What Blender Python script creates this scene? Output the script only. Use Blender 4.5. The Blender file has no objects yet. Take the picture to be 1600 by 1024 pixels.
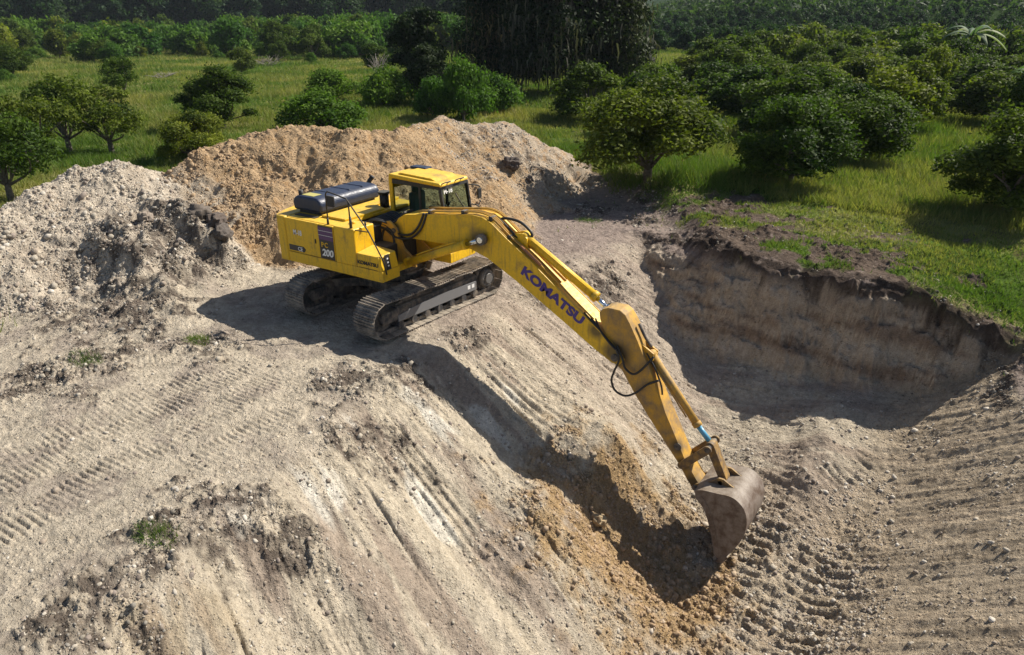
import bpy, bmesh, math, random
import numpy as np
from mathutils import Vector, Matrix
sc = bpy.context.scene
col = sc.collection
R_ = math.radians
random.seed(7)

# ------------------------------------------------------------------ camera
CAM = Vector((11.324, -11.963, 6.2955))
yaw, pitch, roll = R_(124.0624), R_(23.277), R_(-0.621)
fw = Vector((math.cos(yaw)*math.cos(pitch), math.sin(yaw)*math.cos(pitch), -math.sin(pitch)))
rt = Vector((math.sin(yaw), -math.cos(yaw), 0)); up = rt.cross(fw)
r2 = math.cos(roll)*rt + math.sin(roll)*up; u2 = -math.sin(roll)*rt + math.cos(roll)*up
cd = bpy.data.cameras.new('camera'); cam = bpy.data.objects.new('camera', cd); col.objects.link(cam)
M = Matrix((r2, u2, -fw)).transposed().to_4x4(); M.translation = CAM
cam.matrix_world = M
cd.sensor_width = 36; cd.lens = 36*1142.73/1600; cd.clip_start = .1; cd.clip_end = 6000
sc.camera = cam
# ------------------------------------------------------------------ light
SUN = Vector((.5, .93, 1.0)).normalized()
w = bpy.data.worlds.new('World'); sc.world = w; w.use_nodes = True
nt = w.node_tree; bg = nt.nodes['Background']
sky = nt.nodes.new('ShaderNodeTexSky'); sky.sky_type = 'NISHITA'; sky.sun_disc = False
sky.sun_elevation = math.asin(SUN.z); sky.sun_rotation = math.atan2(SUN.x, SUN.y)
nt.links.new(sky.outputs[0], bg.inputs[0]); bg.inputs[1].default_value = .062
sd = bpy.data.lights.new('sun', 'SUN'); sd.energy = 5.0; sd.angle = R_(.55); sd.color = (1, .93, .82)
so = bpy.data.objects.new('sun', sd); col.objects.link(so)
so.rotation_euler = SUN.to_track_quat('Z', 'Y').to_euler()
sc.view_settings.view_transform = 'Standard'; sc.view_settings.look = 'None'
sc.view_settings.exposure = 0.72; sc.view_settings.gamma = 1
sc.cycles.max_bounces = 6; sc.cycles.transparent_max_bounces = 8

# ------------------------------------------------------------------ noise
_rs = np.random.RandomState(11); _P = _rs.permutation(4096).astype(np.int32); _ga = _rs.rand(4096)*2*math.pi
_GX = (np.cos(_ga)*1.5).astype(np.float32); _GY = (np.sin(_ga)*1.5).astype(np.float32)
def pn(x, y, s=0):
    x0 = np.floor(x); y0 = np.floor(y); fx = (x-x0).astype(np.float32); fy = (y-y0).astype(np.float32)
    ix = x0.astype(np.int32); iy = y0.astype(np.int32)+s*57
    ux = fx*fx*fx*(fx*(fx*6-15)+10); uy = fy*fy*fy*(fy*(fy*6-15)+10)
    p0 = _P[ix & 4095]; p1 = _P[(ix+1) & 4095]
    def g(p, dy, ddx):
        a = _P[(p+iy+dy) & 4095]
        return _GX[a]*(fx-ddx)+_GY[a]*(fy-dy)
    a = g(p0, 0, 0); b = g(p1, 0, 1); c = g(p0, 1, 0); d = g(p1, 1, 1)
    a += (b-a)*ux; c += (d-c)*ux
    return a+(c-a)*uy
def fbm(x, y, o=4, s=0, g=.5):
    v = 0; a = 1.
    for i in range(o):
        v = v+a*pn(x, y, s+i*17); x = x*2.03+3.1; y = y*2.03-1.7; a *= g
    return v
def S(a, b, x):
    t = np.clip((x-a)/(b-a), 0, 1); return t*t*(3-2*t)
def smin(a, b, k): 
    h = np.clip(.5+.5*(b-a)/k, 0, 1); return b+(a-b)*h-k*h*(1-h)
def smax(a, b, k): return -smin(-a, -b, k)
def blob(x, y, cx, cy, rx, ry=None, ang=0, n=.35, sd=5):
    ry = ry or rx; c, s = math.cos(R_(ang)), math.sin(R_(ang))
    dx, dy = x-cx, y-cy
    d = np.sqrt(((dx*c+dy*s)/rx)**2+((-dx*s+dy*c)/ry)**2)
    near = d < 2.2
    out = np.zeros_like(d)
    if near.any():
        xx, yy = x[near], y[near]
        dd = d[near]+n*fbm(xx*1.7, yy*1.7, 4, sd, .65)
        out[near] = 1-S(.35, 1.15, dd)
    return out
def pdist(x, y, P):
    """distance to polyline and interpolated z"""
    best = np.full(x.shape, 1e9); zz = np.zeros(x.shape); sgn = np.ones(x.shape)
    for (a, b) in zip(P[:-1], P[1:]):
        dx, dy = b[0]-a[0], b[1]-a[1]; L2 = dx*dx+dy*dy
        t = np.clip(((x-a[0])*dx+(y-a[1])*dy)/L2, 0, 1)
        d = np.hypot(x-a[0]-t*dx, y-a[1]-t*dy)
        m = d < best
        best = np.where(m, d, best)
        if len(a) > 2: zz = np.where(m, a[2]+(b[2]-a[2])*t, zz)
        sgn = np.where(m, np.sign(dx*(y-a[1])-dy*(x-a[0])), sgn)
    return best, zz, sgn

def ridge(x, y, P, sl):
    best = np.full(x.shape, -99.); dm = np.full(x.shape, 1e9)
    for (a, b) in zip(P[:-1], P[1:]):
        dx, dy = b[0]-a[0], b[1]-a[1]
        t = np.clip(((x-a[0])*dx+(y-a[1])*dy)/(dx*dx+dy*dy), 0, 1)
        d = np.hypot(x-a[0]-t*dx, y-a[1]-t*dy)
        best = np.maximum(best, a[2]+(b[2]-a[2])*t-sl*(np.sqrt(d*d+.05)-.2)); dm = np.minimum(dm, d)
    return best, dm
# ------------------------------------------------------------------ terrain
HEAP_A = [(-9.0, -9.5, .6), (-9.3, -6.4, 1.35), (-9.46, -4.02, 1.9), (-9.66, -3.08, 2.15), (-9.85, -1.89, 2.48), (-9.48, -.99, 2.6), (-9.25, -.4, 2.2), (-9.32, .2, 1.9)]
HEAP_B = [(-9.1, .0, 1.9), (-8.76, 1.39, 2.6), (-8.25, 2.91, 3.0), (-7.17, 4.29, 3.08), (-5.94, 4.61, 2.98), (-5.2, 5.95, 2.86), (-5.7, 7.5, 2.8), (-6.0, 9.3, 2.88), (-5.5, 10.4, 2.5), (-5.7, 13.0, 2.25), (-4.5, 13.7, 1.5), (-2.6, 13.5, .7)]
RIMN = [(-6, 13.6), (3.17, 8.48), (4.58, 7.38), (5.91, 6.59), (7.62, 6.3), (8.82, 6.2), (10.0, 6.36), (11.05, 6.30), (12.25, 6.26), (13.95, 5.55), (15.1, 4.6), (16.2, -3), (15.8, -16)]
XR_Y = [-14, -9.5, -7, -5.2, -3.7, -2.2, -.8, 1, 2.2, 4.5, 7.5, 9, 12]
XR_X = [3.9, 3.5, 3.15, 2.75, 2.3, 1.95, 1.95, 1.95, 1.9, 1.9, 2.1, 2.9, 5]
MOUNDS = [(-5.9, -2.3, 1.5, 1.0, .55), (-6.3, -1.1, .9, .6, .6), (-6.9, -3.0, 1.0, .8, .3), (-4.1, -3.7, 1.3, .8, .25), (-5.3, -.9, .7, .5, .4), (-4.9, -3.0, 1.0, .7, .3),
          (5.75, -2.6, .5, .9, .30), (5.7, -.3, .9, .9, .45), (6.6, -3.9, .8, 1.2, .25), (-3.6, 10.2, .8, .6, .25), (9.3, 2.6, .5, 2.4, .25)]
CLODS = [(-5.74, -2.44, 1.5), (-6.3, -1.06, 1.0), (-6.9, -3.0, .9), (-4.06, -4.0, 1.3), (-5.4, -1.1, .8), (3.0, -7.35, .75), (3.35, -8.3, .7), (3.2, -7.9, .5), (3.55, -9.4, .8), (3.7, -7.0, .5), (4.2, -6.8, .5),
         (3.1, -4.6, .6), (3.7, -4.4, .6), (2.6, -2.6, .7), (1.9, -3.6, .8), (2.4, -.6, .5), (-.3, 10.0, .9), (3.0, 4.8, .9), (1.8, 9.7, .8), (3.2, 8.2, .6), (-2.8, -6.6, 1.2), (-1.7, -4.2, .8), (-2.8, -5.7, .9),
         (1.9, 3.6, .7), (2.4, 2.7, .6), (-3.9, 10.6, 1.2), (-5.2, -4.6, 1.3), (5.4, 8.4, 1.6), (8.6, 8.0, 1.6), (4.0, 11.0, 1.6), (7.6, 10.6, 1.6), (11.3, 7.4, 1.4), (1.5, 12.6, 1.5), (13, 5.5, 1.3)]
def trackband(x, y, ax, ay, bx, by, wid, per, seed):
    dx, dy = bx-ax, by-ay; L = math.hypot(dx, dy); dx /= L; dy /= L
    s = (x-ax)*dx+(y-ay)*dy; t = -(x-ax)*dy+(y-ay)*dx
    t = t+.12*pn(s*.5, s*0+.5, seed)
    m = (1-S(wid*.8, wid, np.abs(t)))*S(0, .6, s)*(1-S(L-.6, L, s))
    bar = np.abs(((s/per+.06*pn(x*2, y*2, seed+3)) % 1)-.5)*2
    return m*(S(.25, .6, bar)-.6)*(.45+.9*S(-.3, .5, fbm(x*.9, y*.9, 3, seed+1))), m
def shape(x, y):
    """large forms: returns z and masks"""
    m = {}
    yg = np.interp(x, [-30, -6, -3.7, -1, 1.3, 3.4, 4.6, 6], [17, 16, 15.2, 13.2, 12.0, 9.4, 7.3, 6])
    nat = smax(S(-.9, 1.0, y-yg), S(0, 4, -11.5-x), .1)
    m['nat'] = nat
    r = np.hypot(x-CAM.x, y-CAM.y)
    far = S(30, 90, r)
    m['low'] = S(9.2, 13.5, x)*S(12, 7, y)
    base = .5*nat-.95*m['low'] + .10*fbm(x*.25, y*.25, 3, 1) + .6*far*pn(x*.02, y*.02, 9)
    # far hillside on the right
    az = np.degrees(np.arctan2(y-CAM.y, x-CAM.x))
    hill = S(117, 106, az)*.055+S(150, 117, az)*.012
    base = base+np.maximum(0, r-125)*hill*S(125, 200, r)
    # pit
    xr = np.interp(y, XR_Y, XR_X)
    e = x-xr+.22*fbm(x*.10, y*.8, 3, 21)
    d1 = e-.18
    zw = -.585*(.5*(d1+np.sqrt(d1*d1+.12)))+.03
    zw = np.where(e < -1.5, 3.0, zw+np.maximum(0, -(e+.4))*1.5)
    dn, _, sg = pdist(x, y, RIMN)
    dn = dn*(-sg)+.16*fbm(x*1.1, y*1.1, 4, 33, .6)
    kx = np.interp(x, [3, 4.5, 5.9, 7.5, 9, 12], [1.0, 1.25, 1.7, 2.5, 2.9, 2.9])
    zn = .5-.95*m['low']-kx*dn+.28*fbm(x*.6, y*.35, 3, 41)*S(.3, 1.2, dn)
    m['dn'] = dn
    ze = -3.6+.70*(x-9.9+.25*pn(y*.3, y*0, 8))+.06*(y-1)+.20*np.logaddexp(0, (y-1.5)*3)/3
    fl = -3.62+.25*np.logaddexp(0, (y+1)*3)/3+.07*fbm(x*.7, y*.7, 3, 51)
    zp = smax(smax(zw, ze, .5), fl, .35)
    m['west'] = (zw > ze)*(zp > -3.6)*1.0
    wz = np.maximum(zn-zp, -1)
    m['wall'] = S(-.05, .25, zn-zp)*(dn > -.05)
    m['eastw'] = S(9.6, 10.8, x)
    zp = smax(zp, zn, .3)
    zp = zp+60*S(10, 14, y)
    z = smin(base, zp, .12)
    m['pit'] = S(0, .25, base-zp)
    m['rim'] = np.exp(-((dn+.06)/.22)**2)*(x > 3.3)*(y > -1)
    z = z+m['rim']*S(-.35, .5, fbm(x*1.3, y*1.3, 3, 61))*.16
    # heaps
    for nm, P, sl, sd in (('ha', HEAP_A, .60, 71), ('hb', HEAP_B, .64, 81)):
        hz, d = ridge(x, y, P, sl*(1+.14*pn(x*.6, y*.6, sd+2)))
        hz = hz+.10*pn(x*1.4, y*1.4, sd)+.05*pn(x*4, y*4, sd+1)
        hz = hz+(.10 if nm == 'ha' else .17)*fbm(x*.7, y*.7, 3, sd+5)*S(0, 1.2, d)
        m[nm] = S(-.15, .1, hz-z)*(1-m['pit'])
        z = np.where(hz-z > -1, smax(z, hz, .25), z)
    for (cx, cy, rx, ry, h) in MOUNDS:
        dd = ((x-cx)/rx)**2+((y-cy)/ry)**2
        z = z+h*np.exp(-dd)*(1+.5*pn(x*1.8, y*1.8, 91))
    # scoop under the bucket
    z = z-.42*np.exp(-(((x-7.1)/.9)**2+((y+1.1)/1.2)**2))
    return z, m, e
def detail(x, y, z, m, e):
    nat, pit, west, wall = m['nat'], m['pit'], m['west']*m['pit'], m['wall']*m['pit']
    dirt = np.maximum(1-nat, pit)
    # fine roughness
    n1 = fbm(x*2.3, y*2.3, 6, 101, .62)
    z = z+dirt*(.020-.008*west)*n1
    heap = np.maximum(m['ha'], m['hb'])
    z = z+heap*(.035*fbm(x*3, y*3, 5, 111, .62))
    # drag grooves of the bucket on the west slope
    sl = west*(1-wall)*S(.3, 1.2, e)
    ww = y/(1+.05*(x-3)); 
    wob = .12*pn(x*.3, ww*.9, 121)
    saw = (ww*.92+wob) % 1.
    amp = .6+.9*S(-.4, .5, pn(x*.2+9, np.floor(ww*.92+wob)*3.3, 122))
    step = saw*(1-S(.93, 1., saw))
    saw2 = (ww*5.1+2*wob+.1*pn(x*2, y*2, 5)) % 1.
    ck = (ww*2.3+wob*1.5+.03*pn(x*3, y*3, 6)) % 1.; ckm = S(-.1, .35, pn(x*.4+3, np.floor(ww*2.3+wob*1.5)*2.7, 125))
    z = z-sl*ckm*.045*np.exp(-((ck-.5)/.055)**2)
    tm = np.maximum(np.maximum(blob(x, y, 4.0, -.9, 1.1, .7, 0, .3, 31), blob(x, y, 4.6, 2.6, 1.4, .8, 5, .3, 32)), np.maximum(blob(x, y, 6.4, 1.6, 1.2, .6, 5, .3, 33), blob(x, y, 4.6, -4.3, 1.3, .5, -8, .3, 34)))
    tw = (ww*5.6+.05*pn(x*2, y*2, 35)) % 1.
    z = z-sl*tm*.055*S(.25, .5, tw)*S(1.0, .75, tw)
    z = z+sl*(.075*amp*(step-.5)+.016*S(-.2, .5, fbm(x*.5, ww*2.2, 2, 123))*(saw2-.5)*2+.022*fbm(x*.35, ww*3.6, 4, 124, .6))
    # east slope grooves
    el = pit*m['eastw']*(1-wall)
    we = y+.12*x
    z = z+el*(.028*fbm(x*.35, we*3.4, 4, 131, .6)+.014*(((we*1.3+.3*pn(x*.4, y*.4, 132)) % 1.)-.5))
    # dozer / excavator track prints
    b = 0; bm = 0
    for t in ((1.25, -10.2, .75, -3.9, .36, .105, 201), (-.75, -9.5, -.45, -3.9, .34, .105, 211), (2.0, -7.2, 1.8, -4.6, .30, .11, 221), (-3.6, -8.4, -1.6, -4.6, .34, .105, 231),
              (-3.0, 9.5, 1.2, 6.4, .34, .11, 241), (.2, -10, -.1, -4.0, .3, .1, 243)):
        q, mm = trackband(x, y, *t); b = b+q*.026; bm = np.maximum(bm, mm)
    for t in ((8.1, -5.2, 9.0, 1.2, .42, .24, 251), (9.0, -5.5, 9.9, .8, .42, .24, 261), (9.0, .6, 10.2, 3.6, .40, .2, 271), (8.1, .2, 8.9, 3.2, .38, .2, 281), (10.0, -4.9, 10.3, 1.2, .35, .24, 291)):
        q, mm = trackband(x, y, *t); b = b+q*.058*(1-.55*S(0, 2, y))*(.5+.9*S(-.4, .5, fbm(x*2.2, y*2.2, 3, 255)))
    z = z+b*(1-heap)
    # loose floor: clods everywhere low in the pit
    flr = pit*S(-2.6, -3.2, z)*(1-wall)
    dig = np.maximum(blob(x, y, 6.5, -1.8, 1.7, 2.3, 0, .5, 7), blob(x, y, 7.9, -1.9, 1.4, 2.0, 0, .5, 8))
    m['dig'] = dig; m['flr'] = flr
    cl = flr*.7+dig*.8
    for (cx, cy, r) in CLODS: cl = np.maximum(cl, blob(x, y, cx, cy, r, r, 0, .7, int(cx*10)+77))
    m['cl'] = cl = np.clip(cl, 0, 1)
    sc_ = S(.05, .55, pn(x*5.3, y*5.3, 141))*.05+S(.0, .6, pn(x*9.7, y*9.7, 142))*.035+S(-.1, .7, pn(x*2.4, y*2.4, 143))*.055+S(0, .5, pn(x*19, y*19, 144))*.014
    z = z+cl*sc_*(1-wall)
    z = z+dirt*(1-cl)*S(.28, .6, pn(x*8.1, y*8.1, 151))*.025*(.5+heap*.8)+dirt*S(.3, .6, pn(x*14.1, y*14.1, 152))*.014
    # rock face
    z = z+wall*(.12*fbm(x*1.3, y*1.3+z*2.0, 5, 161, .6))
    z = z+(1-dirt)*.08*fbm(x*.9, y*.9, 3, 171)
    return z
def H1(x, y):
    x = np.atleast_1d(np.asarray(x, float)); y = np.atleast_1d(np.asarray(y, float))
    z, m, e = shape(x, y); return detail(x, y, z, m, e), m
def zat(x, y): return float(H1(x, y)[0][0])

def mix(c, new, t): return c+(np.array(new)[None, :]-c)*t[:, None]
def colour(x, y, z, m, e):
    n = fbm(x*.8, y*.8, 5, 301, .6); yz = y-1.3*z*m['pit']; n2 = fbm(x*3.1, yz*3.1, 4, 311, .65)
    c = np.tile(np.array([.43, .375, .295]), (len(x), 1))
    c = mix(c, (.29, .245, .205), .7*S(-.05, .6, n)*(1-m['pit']))
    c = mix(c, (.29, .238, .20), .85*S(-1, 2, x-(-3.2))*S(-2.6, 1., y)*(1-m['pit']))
    c = mix(c, (.24, .19, .17), .6*S(3, 6, y)*(1-S(11, 14, y)))
    pit, wall = m['pit'], m['wall']*m['pit']
    # slope: pale marl with darker bands that follow the drag direction
    ww = y/(1+.05*(x-3))
    band = fbm(x*.28, ww*1.5, 4, 321, .6)
    c = mix(c, (.435, .378, .292), pit*S(-.3, .4, band))
    c = mix(c, (.28, .225, .18), pit*.8*S(.05, .5, -band)*(1-wall))
    c = mix(c, (.56, .53, .46), pit*.8*S(.36, .6, fbm(x*.45, ww*1.3, 3, 331))*(y < 0))
    c = mix(c, (.35, .29, .235), pit*.7*S(-1, 2.5, y)*(x < 6.5))
    c = mix(c, (.38, .30, .19), pit*.45*blob(x, y, 4.4, -8.7, 1.3, .6, 0, .5, 12))
    c = mix(c, (.38, .31, .225), np.clip(pit*m['eastw']*.85+m['flr']*.6, 0, 1)*(1-wall))
    c = mix(c, (.25, .205, .15), .6*pit*m['eastw']*S(0, .5, fbm(x*.3, (y+.12*x)*1.8, 3, 341)))
    c = mix(c, (.33, .225, .115), .9*m['dig']*pit)
    strata = fbm(x*.35, z*2.6+.5*x*.3, 4, 351, .6)
    cw = np.tile(np.array([.42, .345, .26]), (len(x), 1))
    cw = mix(cw, (.44, .37, .29), S(.1, .5, strata)); cw = mix(cw, (.25, .185, .135), S(.1, .6, -strata))
    c = c+(cw-c)*wall[:, None]
    c = mix(c, (.47, .41, .33), m['ha']*.95)
    c = mix(c, (.33, .27, .205), m['ha']*.4*S(.1, .5, n))
    cb = np.tile(np.array([.41, .295, .18]), (len(x), 1))
    cb = mix(cb, (.40, .335, .26), S(-1.5, 3, x*.4+y-7.+2*n)); cb = mix(cb, (.30, .185, .09), .7*S(.1, .6, n2))
    c = c+(cb-c)*(m['hb'])[:, None]
    c = mix(c, (.40, .35, .28), m['hb']*S(1.0, .0, y+.6*n)*(x < -6.0)*.9)
    # dark humus clods
    hum = np.zeros(len(x))
    for (cx, cy, r) in CLODS: hum = np.maximum(hum, blob(x, y, cx, cy, r, r, 0, .8, int(cx*10)+77))
    hum = hum*S(-.35, .35, fbm(x*2, y*2, 4, 361, .7)+.15)
    c = mix(c, (.085, .068, .058), np.clip(hum*.85, 0, 1))
    # topsoil band above the wall and grass
    n3 = fbm(x*.6, y*.6, 4, 371, .6)
    top = np.clip(m['rim']*1.3, 0, 1)
    c = mix(c, (.105, .080, .063), m['nat']*(1-pit)*.92*S(-.9, .1, n2+.3))
    strip = m['nat']*(1-pit)*S(-6, -3, x)
    n3 = n3+.45*fbm(x*2.6, y*2.6, 3, 372)
    g = np.clip(S(-.15, .35, n3+.16*(y-10.5-.0*x)+.15*(x-6)*(x > 6)+.12*(x > 5)), 0, 1)*m['nat']*(1-pit)
    g = np.where(x < -6, m['nat'], g)
    g = g*(1-np.clip(np.maximum(m['ha'], m['hb'])*1.5, 0, 1))
    fieldn = fbm(x*.08, y*.08, 4, 381, .6)
    gc = np.tile(np.array([.085, .135, .028]), (len(x), 1))
    gc = mix(gc, (.20, .20, .07), S(-.05, .45, fieldn)); gc = mix(gc, (.11, .10, .045), .8*S(.1, .5, fbm(x*.5, y*.5, 4, 386))); gc = mix(gc, (.05, .085, .018), S(.15, .6, -fieldn)); gc = mix(gc, (.22, .21, .09), S(.1, .5, fbm(x*.25, y*.25, 4, 385)))
    hz = S(100, 125, np.hypot(x-CAM.x, y-CAM.y))*(np.degrees(np.arctan2(y-CAM.y, x-CAM.x)) < 124)
    gc = mix(gc, (.03, .05, .018), hz)
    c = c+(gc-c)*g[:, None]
    c = mix(c, (.050, .040, .034), np.clip(top*S(-.6, .2, n2+.3), 0, 1)*.95)
    c = mix(c, (.07, .052, .042), pit*(m['dn'] < .16)*(m['dn'] > -.2)*S(-.4, .4, n2+.25)*(x > 3.5)*.8)
    m['g'] = g
    sp = 1+.16*n2+.12*fbm(x*11, yz*11, 2, 391)
    return np.clip(c*sp[:, None], .01, .9)

# ------------------------------------------------------------------ materials
def mat(name, base=(.5, .5, .5), rough=.6, metal=0, spec=.5):
    m = bpy.data.materials.new(name); m.use_nodes = True
    b = m.node_tree.nodes['Principled BSDF']
    b.inputs['Base Color'].default_value = (*base, 1); b.inputs['Roughness'].default_value = rough
    b.inputs['Metallic'].default_value = metal; b.inputs['Specular IOR Level'].default_value = spec
    return m, m.node_tree, b
def N(nt, t, **k):
    n = nt.nodes.new(t)
    for a, v in k.items():
        if a in n.inputs.keys() if isinstance(a, str) else False: n.inputs[a].default_value = v
        else: setattr(n, a, v)
    return n
def noise(nt, scale, detail=4, rough=.6, coord='Object', vec=None):
    tc = nt.nodes.new('ShaderNodeTexCoord'); n = nt.nodes.new('ShaderNodeTexNoise')
    n.inputs['Scale'].default_value = scale; n.inputs['Detail'].default_value = detail; n.inputs['Roughness'].default_value = rough
    nt.links.new(tc.outputs[coord], n.inputs['Vector']); return n
def ramp(nt, src, stops):
    r = nt.nodes.new('ShaderNodeValToRGB'); e = r.color_ramp.elements
    while len(e) < len(stops): e.new(.5)
    for i, (p, c) in enumerate(stops):
        e[i].position = p; e[i].color = (*c, 1) if len(c) == 3 else c
    nt.links.new(src, r.inputs[0]); return r
def mulc(nt, a, b, fac=1, mode='MULTIPLY'):
    m = nt.nodes.new('ShaderNodeMix'); m.data_type = 'RGBA'; m.blend_type = mode
    if isinstance(fac, (int, float)): m.inputs[0].default_value = fac
    else: nt.links.new(fac, m.inputs[0])
    for i, s in ((6, a), (7, b)):
        if isinstance(s, tuple): m.inputs[i].default_value = (*s, 1)
        else: nt.links.new(s, m.inputs[i])
    return m.outputs[2]
def bump(nt, b, h, dist, strength=1):
    bp = nt.nodes.new('ShaderNodeBump'); bp.inputs['Strength'].default_value = strength; bp.inputs['Distance'].default_value = dist
    nt.links.new(h, bp.inputs['Height']); nt.links.new(bp.outputs[0], b.inputs['Normal'])

m_soil, t, b = mat('soil', rough=1, spec=0.0)
at = t.nodes.new('ShaderNodeAttribute'); at.attribute_name = 'tint'
n1 = noise(t, 9, 8, .7); r1 = ramp(t, n1.outputs[0], [(.25, (.72, .70, .68)), (.5, (1, 1, 1)), (.75, (1.22, 1.22, 1.2))])
n2 = noise(t, 38, 5, .75); r2_ = ramp(t, n2.outputs[0], [(.3, (.70, .69, .68)), (.5, (1, 1, 1)), (.7, (1.2, 1.2, 1.2))])
at2 = t.nodes.new('ShaderNodeAttribute'); at2.attribute_name = 'grit'
tcs = t.nodes.new('ShaderNodeTexCoord')
def pebbles(sc_v, lo, hi):
    v = t.nodes.new('ShaderNodeTexVoronoi'); v.inputs['Scale'].default_value = sc_v; t.links.new(tcs.outputs['Object'], v.inputs['Vector'])
    sp = t.nodes.new('ShaderNodeSeparateColor'); t.links.new(v.outputs['Color'], sp.inputs[0])
    # a stone only in some of the cells, more of them where the ground is gritty
    a_ = t.nodes.new('ShaderNodeMath'); a_.operation = 'MULTIPLY_ADD'; a_.inputs[1].default_value = hi-lo; a_.inputs[2].default_value = lo; t.links.new(at2.outputs['Fac'], a_.inputs[0])
    c_ = t.nodes.new('ShaderNodeMath'); c_.operation = 'LESS_THAN'; t.links.new(sp.outputs[0], c_.inputs[0]); t.links.new(a_.outputs[0], c_.inputs[1])
    r_ = ramp(t, v.outputs['Distance'], [(.18, (1, 1, 1)), (.46, (0, 0, 0))])
    h_ = t.nodes.new('ShaderNodeMath'); h_.operation = 'MULTIPLY'; t.links.new(r_.outputs[0], h_.inputs[0]); t.links.new(c_.outputs[0], h_.inputs[1])
    tone = ramp(t, sp.outputs[1], [(0, (.66, .63, .60)), (.5, (1, .98, .95)), (1, (1.38, 1.36, 1.34))])
    return h_.outputs[0], tone.outputs[0]
h1_, t1_ = pebbles(13, .06, .55); h2_, t2_ = pebbles(31, .22, .95)
cc = mulc(t, mulc(t, at.outputs[0], r1.outputs[0]), r2_.outputs[0])
cc = mulc(t, cc, t2_, h2_); cc = mulc(t, cc, t1_, h1_)
t.links.new(cc, b.inputs['Base Color'])
ad = t.nodes.new('ShaderNodeMath'); ad.operation = 'MULTIPLY_ADD'; ad.inputs[1].default_value = .35
t.links.new(n2.outputs[0], ad.inputs[0]); t.links.new(n1.outputs[0], ad.inputs[2])
s1_ = t.nodes.new('ShaderNodeMath'); s1_.operation = 'MULTIPLY_ADD'; s1_.inputs[1].default_value = .42; t.links.new(h1_, s1_.inputs[0]); t.links.new(ad.outputs[0], s1_.inputs[2])
s2_ = t.nodes.new('ShaderNodeMath'); s2_.operation = 'MULTIPLY_ADD'; s2_.inputs[1].default_value = .20; t.links.new(h2_, s2_.inputs[0]); t.links.new(s1_.outputs[0], s2_.inputs[2])
bump(t, b, s2_.outputs[0], .07, 1)

m_stone, t, b = mat('stone', rough=.85, spec=.3)
at = t.nodes.new('ShaderNodeAttribute'); at.attribute_name = 'tint'
n1 = noise(t, 14, 5); r1 = ramp(t, n1.outputs[0], [(.3, (.75, .74, .72)), (.7, (1.15, 1.15, 1.15))])
t.links.new(mulc(t, at.outputs[0], r1.outputs[0]), b.inputs['Base Color']); bump(t, b, n1.outputs[0], .02)

def paint(name, base, dirt=(.20, .13, .06), amt=(.52, .75), rough=.38, scale=2.2, grease=(), dust=.26):
    m, t, b = mat(name, base, rough)
    n = noise(t, scale, 7, .7); r = ramp(t, n.outputs[0], [(amt[0], (0, 0, 0)), (amt[1], (1, 1, 1))])
    n3 = noise(t, scale*9, 5, .7); r3 = ramp(t, n3.outputs[0], [(.35, (.86, .86, .86)), (.6, (1.03, 1.03, 1.03))])
    c = mulc(t, base, dirt, r.outputs[0], 'MIX')
    # run-down streaks of mud and sun-bleached panels
    tc = t.nodes.new('ShaderNodeTexCoord'); mp = t.nodes.new('ShaderNodeMapping'); mp.inputs['Scale'].default_value = (9, 9, 1.1)
    t.links.new(tc.outputs['Object'], mp.inputs[0]); ns = t.nodes.new('ShaderNodeTexNoise'); ns.inputs['Scale'].default_value = 1.6; ns.inputs['Detail'].default_value = 6
    t.links.new(mp.outputs[0], ns.inputs['Vector']); rs_ = ramp(t, ns.outputs[0], [(.55, (0, 0, 0)), (.72, (.5, .5, .5))])
    c = mulc(t, c, dirt, rs_.outputs[0], 'MIX')
    for gp, gr in grease:       # old grease round the pins
        vd = t.nodes.new('ShaderNodeVectorMath'); vd.operation = 'DISTANCE'; vd.inputs[1].default_value = gp; t.links.new(tc.outputs['Object'], vd.inputs[0])
        ad_ = t.nodes.new('ShaderNodeMath'); ad_.operation = 'MULTIPLY_ADD'; ad_.inputs[1].default_value = .55*gr; t.links.new(n.outputs[0], ad_.inputs[0]); t.links.new(vd.outputs['Value'], ad_.inputs[2])
        rg_ = ramp(t, ad_.outputs[0], [(gr*.65, (.85, .85, .85)), (min(1, gr*1.25), (0, 0, 0))])
        c = mulc(t, c, (.05, .038, .022), rg_.outputs[0], 'MIX')
    # dust settles on the faces that look upward
    g = t.nodes.new('ShaderNodeNewGeometry'); s = t.nodes.new('ShaderNodeSeparateXYZ'); t.links.new(g.outputs['Normal'], s.inputs[0])
    mm = t.nodes.new('ShaderNodeMath'); mm.operation = 'MULTIPLY'; mm.use_clamp = True
    rr = ramp(t, s.outputs[2], [(.6, (0, 0, 0)), (.98, (dust, dust, dust))])
    t.links.new(rr.outputs[0], mm.inputs[0]); t.links.new(n3.outputs[0], mm.inputs[1])
    c = mulc(t, c, (.55, .48, .33), mm.outputs[0], 'MIX')
    t.links.new(mulc(t, c, r3.outputs[0]), b.inputs['Base Color'])
    rg = ramp(t, n3.outputs[0], [(.3, (rough,)*3), (.7, (min(1, rough+.3),)*3)]); t.links.new(rg.outputs[0], b.inputs['Roughness'])
    bump(t, b, n3.outputs[0], .003, .5)
    return m
m_yel = paint('yellow_paint', (.74, .45, .008), (.24, .15, .045), (.53, .80))
m_boom = paint('boom_paint', (.74, .45, .008), (.24, .15, .045), (.53, .80), grease=(((2.62, -.3, 2.02), .33), ((5.78, -.3, .25), .30), ((3.55, -.1, 2.1), .25), ((.35, -.3, 1.9), .28), ((5.4, -.3, .62), .22)))
m_yel2 = paint('worn_yellow_paint', (.56, .30, .02), (.24, .15, .06), (.44, .70), .5, 3.0)
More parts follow.
